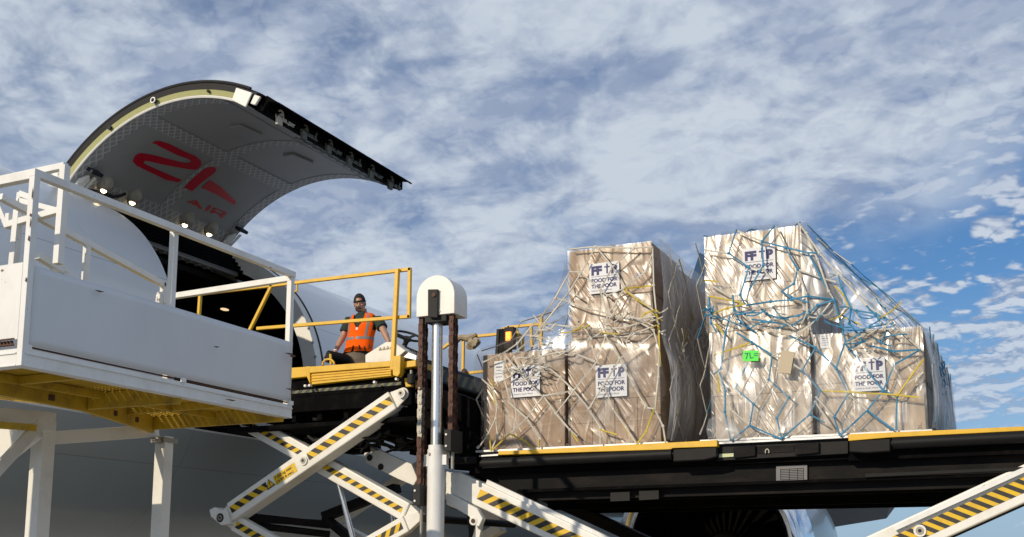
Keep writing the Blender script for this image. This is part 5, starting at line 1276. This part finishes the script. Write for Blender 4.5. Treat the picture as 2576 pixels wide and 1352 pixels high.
# dark hanging film on the receding side of the grey load
def sd(z, o): return [V((12.02, 3.74 - o, z)), V((12.4, 3.66 - o, z)), V((13.0, 3.72 - o, z)), V((13.7, 3.66 - o, z)), V((14.4, 3.72 - o, z)), V((15.22, 3.74 - o, z))]
def sdn(z, o, f): return [V((12.02 + 3.2 * i / 40, 3.73 - o - f * (abs(math.sin(i * 1.15)) + .4 * math.sin(i * .63 + z * .8)), z - .05 * (i / 40) * (z > 5))) for i in range(41)]
sheet([sdn(5.33, .0, .01), sdn(5.1, .02, .03), sdn(4.6, .05, .05), sdn(4.2, .01, .03), sdn(3.8, .09, .06), sdn(3.3, .07, .07), sdn(2.96, .02, .04)], 120, .03, 'film_side', 'grey hanging film with long folds down right side of grey-white net load', nrm=V((0, -1, 0)))
# blue load: sheet sloping from the top carton to the outer carton, front drape, puffed bag at the foot
def s2(X): return [V((X, 3.0, 5.30)), V((X, 2.09, 5.29)), V((X, 1.92, 5.10)), V((X, 1.60, 4.74)), V((X, 1.26, 4.37)), V((X, .93, 4.06)), V((X, .86, 3.9))]
sheet([s2(12.0), s2(12.7), s2(13.5), s2(14.4), s2(15.2)], 34, .045, 'film_slope', 'clear sheet sloping from the top of the blue net load to its right edge', nrm=V((0, -.4, .9)))
def fr2(t): return [V((11.99, 2.12 - .03 * t, 5.22 - t * .3)), V((12.0, 1.98 - .35 * t, 4.98 - t * .4)), V((12.01, 1.5 - .2 * t, 4.5 - .25 * t)), V((12.02, .98, 4.06 - .03 * t))]
sheet([[V((12.01, 2.10, 5.2)), V((12.01, 1.7, 4.78)), V((12.01, 1.3, 4.36)), V((12.01, .95, 4.06))], [V((12.0, 2.10, 4.8)), V((11.99, 1.8, 4.5)), V((12.0, 1.4, 4.22)), V((12.0, .95, 4.02))], [V((11.99, 2.10, 4.3)), V((11.97, 1.8, 4.15)), V((11.98, 1.4, 4.02)), V((12.0, .95, 3.95))]], 24, .04, 'film_slope', 'clear sheet hanging in front beside the top carton of the blue net load')
sheet([Q(q7, [(140, 690), (400, 680), (680, 700), (900, 690)], 11.98), Q(q7, [(150, 860), (400, 870), (700, 870), (1110, 840)], 11.93), Q(q7, [(190, 1000), (450, 1010), (720, 1010), (1040, 1020)], 11.92), Q(q7, [(230, 1140), (450, 1160), (750, 1150), (940, 1140)], 11.93), Q(q7, [(200, 1245), (450, 1225), (750, 1225), (860, 1225)], 11.93)], 40, .05, 'film_loose', 'large loose clear sheet hanging over the lower front of the blue net load')
sheet([Q(q7, [(125, 1150), (200, 1120), (260, 1160)], 12.0), Q(q7, [(110, 1200), (180, 1190), (280, 1210)], 11.88), Q(q7, [(120, 1255), (200, 1258), (330, 1250)], 11.9), Q(q7, [(130, 1262), (240, 1264), (560, 1262)], 12.0)], 20, .05, 'film_slope', 'puffed clear plastic bulging at the foot of the blue net load between both pallets')
def s3(z, o): return [V((12.02 + 3.2 * i / 40, .88 - o - .04 * abs(math.sin(i * .9)), z)) for i in range(41)]
sheet([s3(4.0, 0), s3(3.6, .04), s3(3.2, .06), s3(2.95, .02)], 90, .04, 'film_side', 'folded film down the outer right side of the blue net load', nrm=V((0, -1, 0)))

# ---- nets
def strap(h, pts, mi, w=.017, n_=(-1, 0, 0), jit=.004, sag=.0):
    pts = [V(p) for p in pts]; out = []
    for a_, b_ in zip(pts, pts[1:]):
        k_ = max(1, int((b_ - a_).length / .16))
        for i in range(k_):
            t = i / k_; q = a_ * (1 - t) + b_ * t; q = q + V((0, rng.uniform(-jit, jit), rng.uniform(-jit, jit) - sag * 4 * t * (1 - t))) if i else q; out.append(q)
    out.append(pts[-1])
    N_ = V(n_); tw = rng.uniform(-.35, .35)
    vs_ = []; 
    for i, p in enumerate(out):
        d_ = (out[min(i + 1, len(out) - 1)] - out[max(i - 1, 0)]).normalized(); s_ = d_.cross(N_)
        if s_.length < .05: s_ = d_.cross(V((0, 0, 1)))
        s_.normalize(); nn = s_.cross(d_).normalized(); a_ = tw + .5 * math.sin(i * 1.7 + tw * 9); s2_ = s_ * math.cos(a_) + nn * math.sin(a_); n2 = nn * math.cos(a_) - s_ * math.sin(a_)
        vs_ += [p + s2_ * w / 2 + n2 * .004, p - s2_ * w / 2 + n2 * .004, p - s2_ * w / 2 - n2 * .004, p + s2_ * w / 2 - n2 * .004]
    fs_ = [(i * 4 + k, i * 4 + (k + 1) % 4, i * 4 + 4 + (k + 1) % 4, i * 4 + 4 + k) for i in range(len(out) - 1) for k in range(4)]
    fs_ += [(0, 1, 2, 3), tuple(len(vs_) - 4 + k for k in range(4))]
    h.add(vs_, fs_, mi)
def trace(h, f, pts, mi, X=11.93, w=.018, sag=0):
    pp = [at(*f(x, y), X=X + rng.uniform(-.01, .01)) for x, y in pts]
    strap(h, pp, mi, w, sag=sag)
    for q in pp[1:-1]: h.ball(q, (.012, .020, .020), mi, 6, 4)
def tangle(h, f, box, n_, mis, X=11.90, r=(60, 170)):
    for k in range(n_):
        x = rng.uniform(box[0], box[2]); y = rng.uniform(box[1], box[3]); L_ = rng.uniform(*r); a_ = rng.gauss(0, .55); sg = rng.uniform(-30, 45); pts = []
        for i in range(6):
            t = i / 5; pts.append((x + L_ * (t - .5) * math.cos(a_), y + L_ * (t - .5) * math.sin(a_) + sg * 4 * t * (1 - t) * .5))
        strap(h, [at(*f(*q), X=X - rng.uniform(0, .06)) for q in pts], rng.choice(mis), .014, jit=.003)
def diamonds(h, org, du, dv, nu_, nv_, mis, N_, jit=.05, w=.018, prob=.93):
    """hexagon-diamond mesh on the plane org + u*du + v*dv"""
    g_ = {}
    def pt(i, j):
        if (i, j) not in g_:
            u = (i + .5 * (j % 2)) / nu_; v = j / nv_
            p = V(org) + V(du) * min(1, u) + V(dv) * v + V((rng.uniform(-1, 1) * (abs(V(du).normalized().x)) * jit, rng.uniform(-1, 1) * abs(V(du).normalized().y) * jit, rng.uniform(-jit, jit)))
            g_[(i, j)] = p
        return g_[(i, j)]
    for j in range(nv_):
        for i in range(nu_ + 1):
            for k in ((i - 1, i) if j % 2 == 0 else (i, i + 1)):
                if 0 <= k <= nu_ and rng.random() < prob: strap(h, [pt(i, j), pt(k, j + 1)], rng.choice(mis), w, N_, .008)
W_, Y_, B_ = 0, 1, 0
h = MB()
for pts, mi in (([(595, 298), (660, 302), (735, 165)], 0), ([(600, 400), (660, 302)], 0), ([(735, 165), (828, 272), (940, 172)], 0), ([(598, 178), (735, 165), (940, 172), (1040, 165)], 0), ([(828, 272), (760, 395), (660, 302)], 0), ([(828, 272), (885, 385), (1000, 300), (1040, 200)], 0),
                ([(885, 388), (1040, 372)], 1), ([(885, 388), (960, 450), (1040, 497)], 1), ([(885, 388), (800, 425), (760, 395)], 0), ([(885, 392), (990, 455), (1060, 520)], 0), ([(760, 395), (797, 520)], 0), ([(885, 392), (835, 480), (797, 520)], 0),
                ([(580, 455), (680, 490), (797, 520), (940, 552), (1060, 535)], 0), ([(797, 520), (797, 600), (745, 602), (600, 590), (470, 575)], 0), ([(1060, 530), (1000, 560), (900, 592), (797, 604)], 0), ([(660, 440), (600, 400), (585, 350)], 0), ([(797, 528), (960, 560), (1045, 610), (1075, 720)], 0),
                ([(797, 600), (700, 660), (590, 720), (440, 748)], 0), ([(797, 600), (850, 650), (920, 640), (1040, 590)], 0), ([(960, 560), (1000, 520), (1060, 500)], 1), ([(640, 740), (735, 775)], 0), ([(790, 640), (745, 770)], 0), ([(790, 640), (865, 760), (940, 905), (1005, 1020)], 0), ([(1040, 630), (985, 680), (865, 760)], 0),
                ([(745, 775), (620, 930), (525, 1052), (600, 1140)], 0), ([(450, 780), (550, 860), (620, 930), (700, 1030), (762, 1130), (762, 1215)], 0), ([(780, 900), (830, 1030), (900, 1130), (955, 1215)], 0), ([(700, 1030), (780, 900), (865, 760)], 0), ([(1005, 1022), (1048, 1028)], 0), ([(1048, 1030), (1005, 1150), (955, 1215)], 1), ([(880, 1110), (955, 1215)], 1),
                ([(620, 930), (460, 960), (370, 1078), (280, 1160)], 0), ([(270, 990), (370, 1078), (440, 1190), (435, 1240)], 0), ([(280, 1160), (180, 1252)], 1), ([(280, 1160), (360, 1200), (410, 1240)], 1), ([(435, 1190), (435, 1240)], 1), ([(460, 960), (525, 1055), (600, 1140), (640, 1175)], 0), ([(600, 1140), (640, 1200)], 1), ([(762, 1140), (850, 1165)], 1),
                ([(130, 868), (190, 920), (212, 1010), (205, 1080), (160, 1170), (110, 1240)], 0), ([(262, 740), (245, 840), (280, 990)], 0), ([(185, 870), (200, 1000)], 1), ([(170, 1160), (180, 1250)], 1), ([(205, 1080), (215, 1170), (180, 1250)], 0), ([(260, 750), (330, 830), (450, 960)], 0), ([(300, 745), (360, 860), (430, 940)], 0), ([(200, 900), (290, 850), (390, 750)], 0),
                ([(1075, 720), (1070, 860), (1050, 1030), (1095, 1120), (1110, 1210)], 0), ([(1095, 1120), (1108, 1210)], 1), ([(1060, 520), (1072, 600), (1080, 800)], 1), ([(1040, 165), (1045, 370), (1060, 520)], 0), ([(440, 750), (360, 800), (240, 845)], 0), ([(420, 560), (320, 680), (225, 745), (135, 780)], 0), ([(600, 300), (520, 440), (430, 560)], 0), ([(600, 400), (520, 500), (400, 650), (300, 735)], 0), ([(525, 440), (580, 450)], 0), ([(470, 575), (430, 640), (440, 748)], 0)):
    trace(h, q6, pts, mi)
tangle(h, q6, (600, 520, 1070, 660), 13, (0, 0, 0, 1)); tangle(h, q6, (280, 740, 470, 880), 13, (0,), r=(40, 120)); tangle(h, q6, (1030, 500, 1110, 640), 7, (0, 1), r=(30, 70)); tangle(h, q6, (420, 560, 600, 740), 8, (0,), r=(60, 140))
# side and back of the net
diamonds(h, (12.05, 3.64, 2.97), (3.15, .03, -.12), (0, 0, 2.28), 6, 8, (0, 0, 0, 0, 1), (0, -1, 0), .035, .015)
for k in range(14):
    x = rng.uniform(12.2, 14.6); z = rng.uniform(3.75, 4.45); strap(h, [V((x + i * .08, 3.62 - rng.uniform(0, .04), z - .10 * math.sin(i * .8))) for i in range(6)], 0, .017, (0, -1, 0))
for k in range(14):
    x = rng.uniform(12.2, 14.9); z = rng.uniform(4.0, 4.4); strap(h, [V((x + .02 * math.sin(i * 2.0 + k), 3.62 - .03 * (i % 2), z - .12 * i)) for i in range(5)], 0, .016, (0, -1, 0))
diamonds(h, (12.05, 6.14, 2.97), (3.1, 0, 0), (0, 0, 1.15), 5, 4, (0,), (0, 1, 0))
diamonds(h, (12.1, 5.0, 4.9), (3.0, 0, 0), (0, 1.1, -.72), 5, 4, (0,), (0, .5, .8))
diamonds(h, (12.05, 3.85, 5.34), (3.1, 0, -.05), (0, 1.0, 0), 5, 4, (0,), (0, 0, 1), .01)
tag(h.build('cargo_net', ['strap_w', 'strap_y'], None, loc=(12, 4.9, DZ)), 'grey-white webbing net with a few yellow straps tied down over the left load', 'cargo net', 'cargo nets over the loads')
h = MB()
b_, w_, y_ = 0, 1, 2
for pts, mi in (([(270, 140), (228, 268), (335, 342), (290, 488), (315, 540)], b_), ([(475, 120), (405, 205), (412, 332), (335, 470)], b_), ([(405, 205), (270, 145)], w_), ([(405, 205), (530, 237), (650, 265)], b_), ([(530, 237), (595, 355), (575, 430), (508, 470)], b_), ([(508, 470), (560, 500), (650, 530)], b_), ([(228, 268), (98, 250)], w_), ([(335, 342), (412, 352), (508, 470)], w_), ([(290, 488), (240, 500), (120, 430)], w_),
                ([(475, 120), (530, 237)], w_), ([(120, 497), (250, 520), (320, 537)], y_), ([(140, 590), (220, 560), (320, 537)], y_), ([(100, 412), (170, 418)], y_), ([(125, 500), (135, 640), (165, 690)], b_), ([(320, 545), (450, 525), (560, 515), (650, 495), (790, 515)], b_), ([(250, 490), (258, 570), (292, 640), (375, 690)], b_), ([(390, 550), (430, 590), (500, 615), (600, 600), (660, 570)], b_), ([(595, 360), (640, 480), (655, 640), (690, 770)], w_),
                ([(350, 620), (450, 632), (560, 655), (640, 605), (700, 545), (790, 515)], b_), ([(350, 640), (480, 690), (600, 690), (700, 620), (770, 530)], w_), ([(235, 600), (212, 690), (187, 880), (150, 912)], b_), ([(160, 640), (215, 715)], y_), ([(270, 690), (350, 740), (460, 810)], b_), ([(460, 810), (442, 940), (550, 1035), (485, 1145), (510, 1255)], b_), ([(350, 740), (300, 760), (150, 812)], y_),
                ([(690, 770), (620, 890), (715, 1000), (660, 1125), (510, 1255)], b_), ([(550, 705), (690, 770), (800, 880), (865, 1015), (790, 1140), (820, 1240)], b_), ([(460, 810), (530, 790), (620, 690)], w_), ([(620, 890), (530, 830), (460, 812)], w_), ([(845, 745), (800, 880)], b_), ([(845, 745), (960, 885), (1050, 1000), (1125, 1028), (1120, 1210)], b_), ([(715, 1000), (690, 1060), (770, 1180)], w_),
                ([(1250, 780), (1110, 860), (1050, 1000), (965, 1105), (820, 1240)], b_), ([(1250, 780), (1110, 790), (980, 760)], b_), ([(1130, 1020), (1265, 830)], y_), ([(720, 1000), (870, 1005), (1125, 1022), (1240, 1035)], y_), ([(330, 850), (265, 985), (360, 1070), (340, 1185), (240, 1265)], b_), ([(340, 1185), (510, 1255)], b_), ([(442, 940), (360, 1070)], w_), ([(180, 900), (212, 1000), (208, 1110), (240, 1265)], b_), ([(170, 900), (200, 980), (240, 1100), (340, 1185)], w_),
                ([(965, 1105), (1110, 1210)], b_), ([(660, 1125), (740, 1170)], b_), ([(790, 1140), (690, 1030)], w_), ([(1125, 1028), (1180, 960), (1265, 900)], w_), ([(845, 745), (980, 660), (1100, 640), (1250, 780)], b_), ([(165, 900), (180, 1010)], y_), ([(865, 1015), (965, 1105)], w_), ([(715, 1000), (700, 1050)], y_), ([(120, 540), (150, 580), (125, 600)], b_),
                ([(600, 105), (640, 160), (710, 265), (810, 380), (960, 545), (1080, 625), (1250, 780)], w_), ([(790, 440), (840, 490), (865, 555), (820, 610)], y_), ([(650, 265), (720, 400), (790, 515), (850, 740)], b_), ([(640, 160), (700, 300), (760, 470), (790, 515)], w_), ([(710, 265), (650, 265)], b_), ([(810, 380), (830, 450), (880, 560)], b_), ([(895, 570), (1010, 590), (1085, 625)], b_), ([(880, 560), (870, 640), (940, 730)], b_), ([(960, 545), (1010, 600), (1050, 650)], b_), ([(600, 355), (720, 400), (800, 420)], w_)):
    trace(h, q7, pts, mi)
tangle(h, q7, (200, 560, 700, 690), 15, (0, 0, 1)); tangle(h, q7, (680, 520, 1100, 690), 18, (0, 0, 1, 1, 2)); tangle(h, q7, (880, 690, 1130, 800), 9, (0, 1), r=(50, 130)); tangle(h, q7, (110, 500, 170, 620), 6, (0,), r=(20, 50))
diamonds(h, (12.1, 2.03, 5.27), (3.0, 0, 0), (0, -1.12, -1.19), 5, 5, (0, 0, 1), (0, -.6, .7), .025, .016)
diamonds(h, (12.05, .82, 2.97), (3.15, 0, -.03), (0, 0, 1.04), 6, 4, (0, 0, 1), (0, -1, 0), .03, .016)
for k in range(9):
    x = rng.uniform(12.3, 14.6); z = rng.uniform(3.3, 3.9); strap(h, [V((x + i * .07, .82 - rng.uniform(0, .04), z - .1 * math.sin(i * .9))) for i in range(6)], rng.choice((0, 1)), .018, (0, -1, 0))
diamonds(h, (12.05, 3.3, 2.97), (3.1, 0, 0), (0, 0, 2.3), 5, 8, (0, 1), (0, 1, 0)); diamonds(h, (12.05, 2.1, 5.31), (3.1, 0, 0), (0, 1.1, 0), 5, 4, (0, 1), (0, 0, 1), .01)
tag(h.build('cargo_net', ['strap_b', 'strap_w', 'strap_y'], None, loc=(12, 2.05, DZ)), 'blue and white webbing net with a few yellow straps tied down over the right load', 'cargo net', 'cargo nets over the loads')
# ------------------------------------------------------------ loader operator
PX_ = 12.72
def zp(x, y): return ((1250 + x / 3.38) / 1.565, (1120 + y / 3.38) / 1.565)
def pp(x, y, X=PX_): return at(*zp(x, y), X=X)
hd = pp(568, 300); sc_ = 1.0
PF = V((PX_, pp(540, 800).y, 3.44))
man = tag(empty('person', PF), 'man in orange safety vest and black backwards cap standing beside the white control console', 'person')
def ell(mb_, rings, n=18, mi=0, ex=1.0):
    """rings: (centre, ax, ay) with ax along X and ay along Y"""
    secs = [[V(c) + V((ax * math.cos(2 * math.pi * k / n), ay * math.sin(2 * math.pi * k / n), 0)) for k in range(n)] for c, ax, ay in rings]
    n_ = n; vs_ = [p for s_ in secs for p in s_]
    fs_ = [(i * n_ + k, i * n_ + (k + 1) % n_, (i + 1) * n_ + (k + 1) % n_, (i + 1) * n_ + k) for i in range(len(secs) - 1) for k in range(n_)]
    fs_ += [tuple(range(n_))[::-1], tuple(range((len(secs) - 1) * n_, len(secs) * n_))]
    mb_.add(vs_, fs_, mi)
def V_(x, y, dx=0): p = pp(x, y, PX_ + dx); return p
neck = V_(605, 400); chin = V_(598, 398, -.07)
shL, shR = V_(420, 490), V_(815, 485)         # image left, image right shoulders
elL, wrL = V_(345, 690, -.06), V_(228, 905, -.22)
elR, wrR = V_(890, 640, -.06), V_(950, 770, -.10)
hipc = V_(530, 960); 
T = lambda c, dx, dy, dz: V((c.x + dx, c.y + dy, c.z + dz))
b = MB()
# torso, neck, legs
tc_ = V_(610, 500)
ell(b, [(V((PX_, hipc.y, hipc.z - .02)), .12, .165), (V((PX_, hipc.y, hipc.z + .10)), .11, .155), (lerp(hipc, tc_, .5), .105, .15), (lerp(hipc, tc_, .8), .115, .175), (tc_ + V((0, 0, .03)), .10, .175), (V((PX_, neck.y, tc_.z + .09)), .07, .10), (V((PX_, neck.y, neck.z + .02)), .055, .056), (V((PX_ - .01, neck.y, neck.z + .08)), .055, .055)])
for s_ in (-1, 1):
    x_ = hipc.y + s_ * .09
    b.tube([V((PX_, x_, hipc.z)), V((PX_ - .02, x_ + s_ * .01, hipc.z - .22)), V((PX_ - .03, x_ + s_ * .02, hipc.z - .44)), V((PX_ - .01, x_ + s_ * .02, hipc.z - .62)), V((PX_, x_ + s_ * .02, PF.z + .05))], [.085, .08, .055, .055, .04], 14)
# arms
def limb(p): 
    return
for sh, el, wr_ in ((shL, elL, wrL), (shR, elR, wrR)):
    b.tube([lerp(sh, tc_, .25), sh, lerp(sh, el, .35), lerp(sh, el, .7), el, lerp(el, wr_, .25), lerp(el, wr_, .6), wr_], [.06, .062, .056, .048, .043, .046, .036, .027], 14)
    d_ = (wr_ - el).normalized(); side_ = d_.cross(V((-1, 0, 0))).normalized()
    out_ = V((-.35, (.8 if sh is shL else -.8), -.25)).normalized(); palm = wr_ + d_ * .035
    b.tube([wr_, palm, palm + out_ * .045, palm + out_ * .075], [.028, .036, .038, .03], 12, sq=(1, .6))
    for k in range(4):
        o_ = V((-.030 + .020 * k, 0, .0)); L_ = (.060, .072, .068, .050)[k]; st = palm + out_ * .07 + o_
        b.tube([st, st + out_ * L_ * .5 + V((0, 0, .006)), st + out_ * L_ * .95 + V((0, 0, -.012))], [.0105, .0100, .0085], 8)
    st = palm + V((-.035, 0, 0)); b.tube([st, st + out_ * .02 + V((-.03, 0, -.005)), st + out_ * .05 + V((-.042, 0, -.015))], [.013, .0115, .0095], 8)
# head: skull, jaw, nose, ears, brow, lips; tilted down a little
hc = V((PX_ - .02, hd.y - .005, V_(570, 262).z)); tl = Matrix.Rotation(R(-14), 3, 'Y') @ Matrix.Rotation(R(24), 3, 'Z')
def H(x, y, z): return hc + tl @ V((x, y, z))
b.ball(H(.012, 0, .02), (.098, .078, .105), 0, 20, 14, tl); b.ball(H(-.025, 0, -.05), (.070, .060, .078), 0, 18, 12, tl); b.ball(H(-.055, 0, -.098), (.030, .034, .026), 0, 12, 8, tl)
b.tube([H(-.082, 0, .005), H(-.098, 0, -.02), H(-.110, 0, -.042), H(-.092, 0, -.05)], [.010, .012, .015, .012], 10)
for s_ in (-1, 1):
    b.ball(H(.01, s_ * .079, -.01), (.018, .010, .032), 0, 10, 8, tl); b.ball(H(-.075, s_ * .030, .024), (.014, .024, .007), 0, 10, 6, tl); b.ball(H(-.062, s_ * .042, -.022), (.022, .018, .018), 0, 10, 8, tl)
b.ball(H(-.088, 0, -.072), (.010, .024, .006), 0, 10, 6, tl); b.ball(H(-.086, 0, -.083), (.010, .020, .006), 0, 10, 6, tl)
bo = b.build('body', 'skin', man)
rm = bo.modifiers.new('join', 'REMESH'); rm.mode = 'VOXEL'; rm.voxel_size = .0065; rm.use_smooth_shade = True
# eyes, beard, hair
b = MB()
for s_ in (-1, 1): b.ball(H(-.080, s_ * .030, .006), (.010, .0125, .0085), 0, 10, 8, tl)
b.build('eye', paint('eye_white', (.35, .32, .3), .3), man, smooth=True)
b = MB()
for s_ in (-1, 1):
    b.ball(H(-.0885, s_ * .030, .005), (.004, .006, .006), 0, 8, 6, tl); b.tube([H(-.090, s_ * .014, .023), H(-.093, s_ * .03, .027), H(-.080, s_ * .050, .022)], .0038, 6)
b.ball(H(.040, 0, .005), (.074, .079, .075), 0, 16, 10, tl)
b.build('hair', 'hair', man, smooth=True)
b = MB()
b.tube([H(-.092, -.024, -.070), H(-.101, 0, -.062), H(-.092, .024, -.070)], .0048, 6); b.ball(H(-.062, 0, -.108), (.026, .030, .016), 0, 12, 8, tl)
for s_ in (-1, 1): b.tube([H(-.02, s_ * .068, -.05), H(-.045, s_ * .052, -.092), H(-.070, s_ * .022, -.110)], [.005, .008, .009], 8)
b.build('beard', 'stubble', man, smooth=True)
# backwards cap: dome with the adjuster opening over the forehead, strap, brim behind
b = MB(); P = []
for i in range(9):
    t = (math.pi * .52) * i / 8; row = []
    for k in range(33):
        a_ = math.pi + 2 * math.pi * k / 32      # starts at the face side
        row.append(H(.012 + .104 * math.sin(t) * math.cos(a_), .084 * math.sin(t) * math.sin(a_), .026 + .120 * math.cos(t)))
    P.append(row)
b.add([p for r_ in P for p in r_], [(i * 33 + k, i * 33 + k + 1, (i + 1) * 33 + k + 1, (i + 1) * 33 + k) for i in range(8) for k in range(32) if not (i in (5, 6) and (k <= 2 or k >= 29))])
b.tube([H(.012 - .108 * math.cos(R(a_)), .088 * math.sin(R(a_)), .030) for a_ in range(-180, 180, 12)], .0055, 6, 0, True)
pts = [H(.09 + .060 * math.cos(R(a_)), .070 * math.sin(R(a_)), .005 - .02 * math.cos(R(a_))) for a_ in range(-90, 91, 15)]; b.prism(pts, tl @ V((0, 0, .006)))
co = b.build('cap', 'cap', man, smooth=True); s_ = co.modifiers.new('thick', 'SOLIDIFY'); s_.thickness = .004
# shirt: torso shell and two sleeves
b = MB()
ell(b, [(V((PX_, hipc.y, hipc.z - .01)), .135, .182), (lerp(hipc, tc_, .5), .122, .168), (lerp(hipc, tc_, .82), .128, .19), (tc_ + V((0, 0, .04)), .115, .19), (V((PX_, neck.y, tc_.z + .10)), .085, .115), (V((PX_, neck.y, tc_.z + .135)), .066, .068)])
for sh, el in ((shL, elL), (shR, elR)):
    t_ = .74 if sh is shL else .62
    b.tube([lerp(sh, tc_, .3), sh, lerp(sh, el, .35), lerp(sh, el, t_)], [.07, .076, .075, .080], 16)
so_ = b.build('shirt', 'shirt', man); rm = so_.modifiers.new('join', 'REMESH'); rm.mode = 'VOXEL'; rm.voxel_size = .010; rm.use_smooth_shade = True
# trousers
b = MB(); ell(b, [(V((PX_, hipc.y, hipc.z + .05)), .138, .178), (V((PX_, hipc.y, hipc.z - .06)), .145, .19), (V((PX_, hipc.y, hipc.z - .14)), .12, .18)])
for s_ in (-1, 1):
    x_ = hipc.y + s_ * .09
    b.tube([V((PX_, x_, hipc.z - .02)), V((PX_ - .02, x_ + s_ * .01, hipc.z - .22)), V((PX_ - .03, x_ + s_ * .02, hipc.z - .44)), V((PX_, x_ + s_ * .02, PF.z + .08))], [.10, .095, .078, .075], 14)
tr = b.build('trousers', 'trouser', man); rm = tr.modifiers.new('join', 'REMESH'); rm.mode = 'VOXEL'; rm.voxel_size = .011; rm.use_smooth_shade = True
b = MB()
for s_ in (-1, 1): b.ball(V((PX_ - .05, hipc.y + s_ * .11, PF.z + .045)), (.14, .05, .045), 0, 14, 8)
b.build('boot', 'rubber', man, smooth=True)
# vest: open shell from waist to shoulders, V neck; reflective bands 2 mm proud
def vest(t, a_, gr=0.0):
    """t 0 hem .. 1 shoulder; a_ angle, 0 = front (-X)"""
    keys = [(0, V((PX_, hipc.y + .0, hipc.z + .045)), .160, .212), (.25, lerp(hipc, tc_, .28), .148, .203), (.55, lerp(hipc, tc_, .6), .144, .203), (.8, lerp(hipc, tc_, .88), .142, .207), (.93, V((PX_, neck.y + .0, tc_.z + .065)), .12, .195), (1, V((PX_, neck.y, tc_.z + .105)), .092, .145)]
    for (t0, c0, x0, y0), (t1, c1, x1, y1) in zip(keys, keys[1:]):
        if t <= t1 + 1e-9:
            f = (t - t0) / (t1 - t0); c = lerp(c0, c1, f); ax = x0 + (x1 - x0) * f; ay = y0 + (y1 - y0) * f; break
    p = V((c.x - ax * math.cos(a_), c.y + ay * math.sin(a_), c.z)); w__ = noise.noise(V((p.x * 7, p.y * 9, p.z * 5))) * .012
    n_ = V((-math.cos(a_), math.sin(a_), 0)); return p + n_ * (w__ + gr)
def vgrid(t0, t1, a0, a1, nt, na, gr=0.0, skip=None, mi=0, h_=None):
    fs_ = []; vs_ = [vest(t0 + (t1 - t0) * i / nt, a0 + (a1 - a0) * j / na, gr) for i in range(nt + 1) for j in range(na + 1)]
    for i in range(nt):
        for j in range(na):
            t = t0 + (t1 - t0) * (i + .5) / nt; a_ = a0 + (a1 - a0) * (j + .5) / na
            if skip and skip(t, a_): continue
            fs_.append((i * (na + 1) + j, i * (na + 1) + j + 1, (i + 1) * (na + 1) + j + 1, (i + 1) * (na + 1) + j))
    h_.add(vs_, fs_, mi)
def sk(t, a_):
    a_ = (a_ + math.pi) % (2 * math.pi) - math.pi
    if t < .22 and -.10 - (.22 - t) * .5 < a_ < -.02 + .0: return True             # open hem
    if t > .66 and abs(a_ + .06) < (t - .66) * 1.7: return True                       # V neck
    if .66 < t < .93 and abs(abs(a_) - math.pi / 2) < .34: return True              # arm holes
    return False
b = MB(); vgrid(0, 1, -math.pi, math.pi, 44, 120, 0, sk, 0, b)
vs_o = b.build('vest', 'orange', man, smooth=True); s_ = vs_o.modifiers.new('thick', 'SOLIDIFY'); s_.thickness = .006; s_.offset = 1
b = MB()
for a0, a1 in ((-math.pi, -.12), (.02, math.pi)): vgrid(.40, .475, a0, a1, 3, 50, .010, sk, 0, b)
for a_ in (-.80, .72, 2.4, -2.4): vgrid(.47, .985, a_ - .10, a_ + .10, 24, 4, .009, None, 0, b)
b.build('reflective_band', 'reflect', vs_o, smooth=True)
b = MB()
for a_, t_ in ((-.92, .09), (-.55, .13), (-1.25, .2)): 
    p = vest(t_, a_, .012); b.box(p, (.015, .014, .075), Matrix.Rotation(R(-18), 3, 'X'))
b.build('tool_grip', 'rubber', vs_o, bevel=.004)
b = MB(); p = vest(.70, -.06, .0); b.box(p + V((-.004, 0, -.01)), (.006, .03, .035)); b.build('badge', 'sheet', man)
b = MB(); q = lerp(elL, wrL, .93); d_ = (wrL - elL).normalized(); b.cyl(q - d_ * .008, q + d_ * .008, .034, 16); b.build('wristband', 'sheet', man, smooth=True)
